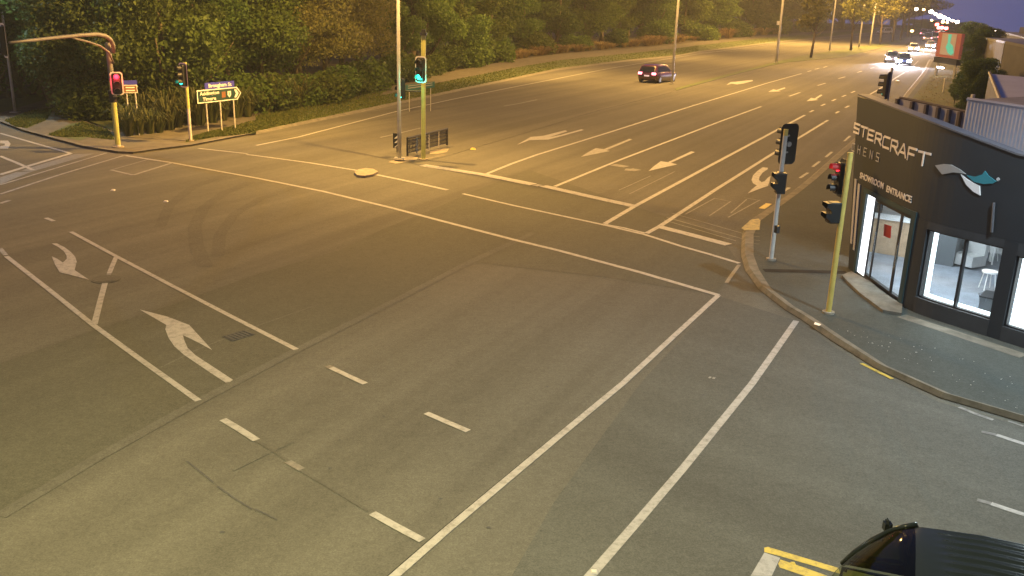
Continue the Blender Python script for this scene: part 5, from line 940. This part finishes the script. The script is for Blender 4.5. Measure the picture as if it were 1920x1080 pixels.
# grass blades on the verges: uncountable
gb = MB(); rs = np.random.RandomState(77)
def blades(A, B, n, hgt, z, far):
    seg = [(Vector(a), Vector(a2), Vector(b), Vector(b2)) for a, a2, b, b2 in zip(A[:-1], A[1:], B[:-1], B[1:])][:far]
    for i in range(n):
        a, a2, b, b2 = seg[rs.randint(len(seg))]; s, t_ = rs.rand(), rs.rand(); p = a.lerp(a2, s).lerp(b.lerp(b2, s), t_); an = rs.uniform(0, 2 * PI); w = .04 * rs.uniform(.7, 1.5); hh = hgt * rs.uniform(.5, 1.3); dx, dy = rs.uniform(-.08, .08, 2)
        gb.add([(p.x + w * math.cos(an), p.y + w * math.sin(an), z), (p.x - w * math.cos(an), p.y - w * math.sin(an), z), (p.x + dx, p.y + dy, z + hh)], [(0, 1, 2)])
blades(fv_k2, fv_g, 9000, .08, .1, 4); blades(fv_k2[4:], fv_g[4:], 14000, .07, .1, 8)
blades([(-26.695, 47.908), (-27.569, 52.581), (-27.018, 53.822)], [(-25.05, 45.942), (-24.385, 45.686), (-24.958, 48.777)], 2500, .1, .1, 2); blades([(-22.236, 43.48), (-22.826, 48.381), (-20.161, 45.437)], [(-21.266, 43.146), (-20.279, 43.354), (-18.799, 42.782)], 2500, .1, .1, 2); blades([(-15.409, 42.789), (-14.717, 44.525), (-13.105, 46.196)], [(-15.622, 44.518), (-15.348, 46.497), (-14.449, 51.071)], 4000, .09, .095, 2); blades([(-14.326, 50.627), (-12.994, 55.005), (-9.537, 65.608)], [(-14.959, 52.922), (-13.553, 57.424), (-10.089, 69.439)], 2500, .12, .1, 2)
tag(gb.build('grass', M['blade'], tri=False), kind='stuff')
# median trees
for (px, h), lab in zip((((43.405, 140.709), 9.5), ((60.201, 172.215), 11), ((79.072, 208.359), 12), ((90.151, 230.007), 15), ((100.125, 250.317), 15), ((116.811, 286.796), 17)), ('first thin spring tree on the grass median', 'second thin spring tree on the grass median, with forked trunk', 'third thin tree on the grass median beside the farthest lamp poles', 'thick trunked tree on the median left of the oncoming cars', 'yellow-lit median tree above the oncoming cars', 'last median tree before the distant lamps')):
    K[5].plant(px[0], px[1], .08, lab, h, group='trees on the grass median', sx=1.3)
# trees and hedge on the right side of the road
RT = [((30.322, 63.092, 1.936), 1, 4.0, 1.0), ((28.024, 57.538, 2.118), 0, 4.2, 1.2), ((25.807, 51.942, 2.384), 1, 4.0, 1.1), ((43.288, 90.145, 2.347), 3, 5.2, 1.1), ((46.054, 94.361, 2.16), 1, 5.6, 1.2), ((52.15, 105.851, 2.19), 3, 5.8, 1.6), ((63.62, 135.84, 2.271), 1, 5.6, 1.4), ((33.424, 67.141, 2.406), 1, 4.0, 1.2), ((72.966, 153.545, 2.545), 3, 6.0, 2), ((33.894, 72.465, 1.591), 0, 2.0, .9)]
RL = ['low dark tree above the rough berm, left of three', 'low olive tree above the rough berm, middle of three', 'low dark tree against the sloping roof', 'tall dark tree right of the billboard', 'dark tree behind the one right of the billboard', 'dark tree before the dark timber building', 'dark tree just behind the billboard', 'dark shrub by the roof pipe', 'farthest dark tree on the right skyline', 'small olive shrub on the berm below the billboard']
for (q, k, h, sx), lab in zip(RT, RL): K[k].plant(q[0], q[1], .1, lab, h, group='trees right of the road', sx=sx)

for q, lab in (((129.088, 314.541, 4.275), 'far dark tree at the road end, first from left'), ((133.999, 317.914, 4.349), 'far dark tree behind the distant red signals, left'), ((139.008, 321.211, 4.083), 'far dark tree behind the distant red signals'), ((139.718, 315.443, 3.886), 'far dark tree above the billboard, left'), ((138.257, 305.139, 3.742), 'far dark tree above the billboard, right'), ((134.468, 290.376, 3.973), 'far dark tree on the skyline right of the lamps'), ((103.811, 216.387, 4.1), 'far dark tree on the skyline left of the white lamp')):
    K[3].plant(q[0], q[1], -1, lab, q[2] + 2.0, group='far trees at the road end', sx=2.6)
# ---------------------------------------------------------------- cars
def loft(mb, rings, mi=0, cap=True):
    n = len(rings[0]); base = len(mb.v); vs = [p for r in rings for p in r]; fs = []
    for i in range(len(rings) - 1):
        for k in range(n - 1): fs.append((i * n + k, i * n + k + 1, (i + 1) * n + k + 1, (i + 1) * n + k))
    if cap: fs += [tuple(range(n - 1, -1, -1)), tuple((len(rings) - 1) * n + k for k in range(n))]
    mb.add(vs, fs, mi)
def car(label, loc, rz, paint_, group, L=4.4, W=1.8, Hh=1.55, head=False, tail=False, plate=True, name='car', light=0):
    t = thing(name, label, 'car', loc, rz, group); hl = L / 2; w = W / 2
    st = [(-hl, .78, .42, .86), (-hl + .12, .9, .3, .95), (-hl + .6, 1, .2, .98), (-.9, 1, .18, .97), (.3, 1, .18, .95), (hl - 1.15, 1, .18, .92), (hl - .5, .97, .2, .82), (hl - .12, .88, .28, .68), (hl, .74, .36, .56)]
    mb = MB(); loft(mb, [[(x, -w * k * .92, zl), (x, -w * k, zl + .12), (x, -w * k, (zl + zs) / 2), (x, -w * k * .97, zs - .05), (x, -w * k * .88, zs), (x, 0, zs + .03), (x, w * k * .88, zs), (x, w * k * .97, zs - .05), (x, w * k, (zl + zs) / 2), (x, w * k, zl + .12), (x, w * k * .92, zl), (x, 0, zl), (x, -w * k * .92, zl)] for x, k, zl, zs in st]); mb.build('body', paint_, t, True)
    xs = [(-hl + .08, .8, .93), (-hl + .38, .74, Hh - .1), (-hl + .9, .73, Hh), (.1, .72, Hh), (.45, .71, Hh - .06), (hl - 1.2, .82, .93)]
    mb = MB(); loft(mb, [[(x, -w * .86, .9), (x, -w * k - .02, z - .06), (x, -w * k * .86, z), (x, 0, z + .025), (x, w * k * .86, z), (x, w * k + .02, z - .06), (x, w * .86, .9)] for x, k, z in xs]); mb.build('cabin', paint_, t, True)
    def pane(nm, q): b = MB(); b.add(q, [(0, 1, 2, 3)]); b.build(nm, M['carglass'], t)
    zt = Hh - .14
    pane('windscreen', [(hl - 1.22, -w * .76, .985), (hl - 1.22, w * .76, .985), (.56, w * .66, zt + .04), (.56, -w * .66, zt + .04)])
    pane('rear_window', [(-hl + .05, w * .7, 1.02), (-hl + .05, -w * .7, 1.02), (-hl + .3, -w * .62, zt), (-hl + .3, w * .62, zt)])
    for s in (-1, 1):
        pane('side_window', [(-hl + .5, s * w * .885, .99), (.0, s * w * .885, .99), (.0, s * (w * .77), zt), (-hl + .75, s * (w * .77), zt)][::s]); pane('side_window', [(.08, s * w * .885, .99), (hl - 1.5, s * w * .885, .99), (.35, s * (w * .77), zt), (.08, s * (w * .77), zt)][::s])
        for x in (-hl + .85, hl - .9):
            b = MB(); b.disc((x, s * (w - .1), .32), (0, 1, 0), .32, 20, .22); wh = b.build('wheel', M['tyre'], t); b = MB(); b.disc((x, s * (w + .005), .32), (0, 1, 0), .21, 14, .03); b.build('rim', M['rim'], wh)
        b = MB(); b.box((-hl + .045, s * w * .68, .86), (.12, .34, .17)); b.build('tail_light', M['tail' if tail else 'redsign'], t)
        b = MB(); b.box((hl - .1, s * w * .66, .64), (.24, .44, .24)); b.build('headlight', M['headl' if head else 'chrome'], t)
        b = MB(); b.box((.95, s * (w + .06), 1.02), (.12, .2, .13)); b.build('wing_mirror', paint_, t, bevel=.02)
        if tail: b = MB(); b.box((-.2, s * (w * .885 + .01), .985), (1.9, .02, .03)); b.build('chrome_strip', M['chrome'], t)
    b = MB(); b.box((-hl - .005, 0, .66), (.03, .5, .13)); b.build('number_plate', M['plate' if tail else 'signwhite'], t)
    if light:
        for s in (-1, 1):
            add_light('headlight_beam', (hl + .05, s * w * .66, .64), light, (.9, .86, 1.0), t, .08, 70, (1, 0, -.12))
    return t
hd = math.atan2(.898, .44)
p = (13.035, 87.975); car('dark maroon hatchback driving away with lit tail lights behind the median pole', (p[0], p[1], 0), math.radians(58), M['carpurple'], 'cars on the main road', 4.9, 2.0, 1.62, tail=True)
G1, G2, G3, G4 = (53.32, 135.34), (52.563, 129.224), (73.003, 175.794), (84.273, 194.778)
to = lambda p, k: math.atan2(-p[1], -p[0]) + math.radians(k)
car('oncoming car with glaring headlights, left one of the nearest pair', (G1[0], G1[1], 0), to(G1, 3), M['carsilver'], 'oncoming cars on the main road', head=True, light=8000)
car('oncoming car with glaring headlights, right one of the nearest pair', (G2[0], G2[1], 0), to(G2, 3), M['carblue'], 'oncoming cars on the main road', head=True, light=8000)
car('oncoming car with headlights, behind the nearest pair', (G3[0], G3[1], 0), to(G3, 2), M['carwhite'], 'oncoming cars on the main road', head=True, light=8000)
car('oncoming car with headlights, just left of the billboard', (G4[0], G4[1], 0), to(G4, 0), M['carsilver'], 'oncoming cars on the main road', head=True, light=8000)
for i, (q, lab) in enumerate((((128.697, 303.87, 1.703), 'distant car with red tail lights, leftmost of the red cluster'), ((126.48, 293.943, 1.768), 'distant car with red tail lights, right of the red cluster'), ((140.099, 320.737, 2.749), 'distant car with red tail lights, upper in the red cluster'), ((106.344, 248.175, 1.87), 'nearest distant car with red tail lights, lower left of the red cluster'), ((113.828, 261.282, 1.805), 'distant car with red tail lights, just left above the billboard'), ((121.381, 274.348, 2.347), 'distant car with red tail lights, above the billboard top edge'), ((150.946, 359.604, 1.696), 'farthest distant car with red tail lights at the road end'))):
    car(lab, (q[0], q[1], 0), math.atan2(q[1], q[0]), M['carsilver'], 'distant cars driving away', L=5, W=2.6, Hh=2.2, tail=True)
q = (122.683, 320.926); car('small pale car parked beyond the median trees', (q[0], q[1], 0), math.atan2(q[1], q[0]) + 2.2, M['carwhite'], 'distant cars driving away', L=5, W=2.4, Hh=2.0, tail=True)
# distant lamps and signals where the road runs out of sight
FAR = [(1700, 17, 300, 'lampo'), (1718, 17, 300, 'lamp'), (1732, 18, 300, 'lampo'), (1746, 22, 300, 'lamp'), (1754, 26, 300, 'lamp'), (1762, 30, 300, 'lamp'), (1770, 33, 300, 'lamp'), (1778, 36, 300, 'lamp'), (1786, 38.5, 300, 'lamp'), (1795, 41, 300, 'lamp'), (1747, 38, 300, 'lampo'), (1768, 41, 290, 'lampo'), (1710, 58, 260, 'lampo'), (1776, 42, 280, 'lampo')]
for i, (x, y, d, m) in enumerate(FAR):
    pts = {(1700, 17): (111.855, 278.367, 7.911), (1718, 17): (114.227, 277.403, 7.985), (1732, 18): (116.075, 276.635, 7.897), (1746, 22): (117.968, 275.832, 7.371), (1754, 26): (119.079, 275.355, 6.821), (1762, 30): (120.185, 274.874, 6.272), (1770, 33): (121.266, 274.398, 5.871), (1778, 36): (122.343, 273.92, 5.471), (1786, 38.5): (123.404, 273.443, 5.144), (1795, 41): (124.586, 272.907, 4.823), (1747, 38): (118.424, 275.637, 5.034), (1768, 41): (117.138, 265.29, 4.765), (1710, 58): (98.8, 240.496, 2.549), (1776, 42): (114.066, 255.712, 4.734)}
    q = pts[(x, y)]; t = thing('distant_lamp', 'one of the distant lit street lamps strung along the far end of the road', 'street light', (q[0], q[1], 0), 0, 'distant street lamps')
    MB().tube([(0, 0, -1), (0, 0, q[2])], .05, 6).build('pole', M['black'], t); k = (.55, .9, .7, 1.15, .8, 1.2, 1.0, .85, .7, 1.0, .6, .8, .7, .6)[i]; b = MB(); b.tube([(0, 0, q[2] - .45 * k), (0, 0, q[2] - .2 * k), (0, 0, q[2] + .2 * k), (0, 0, q[2] + .4 * k)], [.2 * k, .55 * k, .55 * k, .2 * k], 10); b.build('lamp_globe', M[m], t, True)
for q, lab in (((115.878, 265.842, 4.005), 'distant red signal, left of the pair'), ((115.092, 260.728, 3.261), 'distant red signal, right of the pair'), ((120.382, 274.787, 3.044), 'distant red signal between the pair'), ((116.079, 260.29, 3.161), 'distant red signal nearest the billboard')):
    t = thing('distant_signal', lab + ' above the billboard', 'traffic light', (q[0], q[1], 0), 0, 'distant red signals'); MB().tube([(0, 0, -1), (0, 0, q[2])], .05, 6).build('pole', M['black'], t); b = MB(); b.tube([(0, 0, q[2] - .4), (0, 0, q[2] - .2), (0, 0, q[2] + .2), (0, 0, q[2] + .4)], [.2, .5, .5, .2], 10); b.build('lamp_globe', M['redlamp'], t, True)
# near black van at the lower right
van = thing('black_van', 'black van with ribbed roof cut by the bottom right corner', 'van', (4.56, 7.485, 0), math.atan2(.385, -.923))
def vsec(x):
    """half width, roof or bonnet height, shoulder z, at station x"""
    P = [(-2.9, .70, 1.66, .95), (-2.7, .76, 1.76, .95), (-1.5, .79, 1.82, .95), (0, .79, 1.82, .95), (.55, .775, 1.775, .95), (.62, .77, 1.755, .95), (.80, .785, 1.65, .95), (.99, .80, 1.46, .95), (1.15, .81, 1.25, .95), (1.26, .82, 1.06, .93), (1.32, .80, .9, .85), (1.36, .76, .7, .68), (1.37, .74, .5, .48)]
    for a, b in zip(P[:-1], P[1:]):
        if x <= b[0]: k = (x - a[0]) / (b[0] - a[0]); return [a[i] + (b[i] - a[i]) * k for i in (1, 2, 3)]
    return P[-1][1:]
NR = 120
def ring(x, rib):
    hw, zt, zs = vsec(x); out = []
    for k in range(NR + 1):
        s = -1 + 2 * k / NR; y = s * hw; z = zt - .055 * abs(s) ** 2.2 - .05 * max(0, (abs(s) - .9) / .1) ** 2
        if rib and abs(s) < .86: z += .011 * rib * (1 - abs(math.sin(s * PI * 5.5)) ** 1.5 * 2) 
        out.append((x, y, z))
    W_ = .93
    for s in (1,): pass
    return [(x, -W_ * .96, .3), (x, -W_, .6), (x, -W_, zs)] + out + [(x, W_, zs), (x, W_, .6), (x, W_ * .96, .3)]
rx = [-2.9, -2.8, -2.7, -2.2, -1.6, -1.0, -.5, 0, .2, .3, .4, .5, .56, .62]
mb = MB(); loft(mb, [ring(x, 1 if -2.6 < x < .25 else .5 if -2.75 < x < .35 else 0) for x in rx], 0, False); body = mb.build('body', M['carblack'], van, True)
ws = MB(); n = 12
def wsr(x, lift=.0):
    hw, zt, zs = vsec(x); bow = lambda s: .14 * (1 - s * s) * min(1, (x - .6) / .5)
    return [(x + bow(-1 + 2 * k / n), (-1 + 2 * k / n) * hw * .985, zt - .05 * abs(-1 + 2 * k / n) ** 2 + lift) for k in range(n + 1)]
loft(ws, [wsr(x) for x in (.6, .7, .8, .9, 1.0, 1.1, 1.2, 1.26)], 0, False); ws.build('windscreen', M['screen'], van, True)
for s in (-1, 1): mb = MB(); mb.tube([(x, s * vsec(x)[0] * .99, vsec(x)[1] - .045) for x in (.6, .72, .85, 1.0, 1.15, 1.26)], .03, 8); mb.build('windscreen_pillar', M['carblack'], van, True)
MB().box((-.75, 0, .36), (4.2, 1.7, .06)).build('floor_pan', M['dash'], van); MB().box((.93, 0, .95), (.62, 1.56, .12)).build('dashboard', M['dash'], van, bevel=.04)
MB().box((-2.86, 0, 1.0), (.04, 1.7, 1.3)).build('rear_door', M['carblack'], van)
for s in (-1, 1):
    se = MB().box((.1, s * .42, .72), (.5, .52, .16)).build('seat', M['seatcloth'], van, bevel=.04); MB().box((-.12, s * .42, 1.08), (.14, .5, .6)).build('backrest', M['seatcloth'], se, bevel=.04); MB().box((-.14, s * .42, 1.46), (.1, .26, .16)).build('headrest', M['seatcloth'], se, bevel=.03)
b = MB(); b.tube([(.58 + .05 * math.sin(k * PI / 10), -.42 + .19 * math.cos(k * PI / 10), 1.02 + .18 * math.sin(k * PI / 10)) for k in range(21)], .016, 6); b.build('steering_wheel', M['black'], van, True)
MB().box((1.0, .3, 1.018), (.2, .3, .006), .2).build('paper_slip', M['dash'], van)
nz = MB(); loft(nz, [wsr(1.26, -.004)] + [[(x + .14 * (1 - (-1 + 2 * k / n) ** 2), (-1 + 2 * k / n) * hw, z) for k in range(n + 1)] for x, hw, z in ((1.31, .85, .9), (1.35, .88, .68), (1.37, .88, .34))], 0, False); nz.build('nose', M['carblack'], van, True)
for s in (-1, 1): mb = MB(); mb.hexa([(.6, s * .93, .3), (1.32, s * .89, .3), (1.32, s * .86, .3), (.6, s * .9, .3), (.6, s * .93, .95), (1.26, s * .87, .95), (1.26, s * .84, .95), (.6, s * .9, .95)]); mb.build('door', M['carblack'], van)
for s in (-1, 1):
    b = MB(); b.add([(-1.2, s * .935, .98), (.55, s * .935, .98), (.45, s * .86, 1.62), (-1.2, s * .86, 1.66)], [(0, 1, 2, 3)]); b.build('side_window', M['carglass'], van)
    b = MB(); b.add([(.58, s * .93, .98), (1.25, s * .87, .98), (1.1, s * .83, 1.28), (.9, s * .81, 1.52), (.58, s * .8, 1.68)], [(0, 1, 2, 3, 4)]); b.build('side_window', M['carglass'], van)
    b = MB(); b.box((.87, s * .98, 1.50), (.08, .15, .16), s * -.35); mi = b.build('wing_mirror', M['carblack'], van, bevel=.035); b = MB(); b.tube([(.92, s * .8, 1.4), (.88, s * .93, 1.46)], .018, 8); b.build('mirror_arm', M['carblack'], mi)
    for x in (-1.9, .75):
        b = MB(); b.disc((x, s * .82, .34), (0, 1, 0), .34, 24, .24); wh = b.build('wheel', M['tyre'], van); b = MB(); b.disc((x, s * .94, .34), (0, 1, 0), .22, 16, .03); b.build('rim', M['rim'], wh)
    b = MB(); b.box((1.4, s * .66, .72), (.12, .3, .2), s * -.2); b.build('headlight', M['carglass'], van, bevel=.03)
    b = MB(); b.tube([(1.4, s * .3, 1.1), (1.33, s * .3 + .3, 1.2), (1.25, s * .3 + .42, 1.3)], .012, 6); b.build('wiper', M['black'], van)
MB().box((1.53, 0, .45), (.04, .52, .13)).build('number_plate', M['signwhite'], van)
MB().box((1.48, 0, .72), (.08, .8, .14)).build('grille', M['black'], van)

# ---------------------------------------------------------------- haze volume added to imitate lens glare and lift the blacks
HAZE = 0.0004
if HAZE:
    hz = MB(); hz.box((0, 0, -2.0), (1260, 1260, 62)); ho = hz.build('haze', [bpy.data.materials.new('haze')], tri=False); tag(ho, kind='stuff')
    hm = ho.data.materials[0]; hm.use_nodes = True; ht = hm.node_tree; ht.nodes.remove(ht.nodes['Principled BSDF'])
    pvol = ht.nodes.new('ShaderNodeVolumePrincipled'); pvol.inputs['Color'].default_value = (.9, .92, .9, 1); pvol.inputs['Density'].default_value = HAZE; pvol.inputs['Anisotropy'].default_value = .3
    ht.links.new(pvol.outputs[0], ht.nodes['Material Output'].inputs['Volume'])
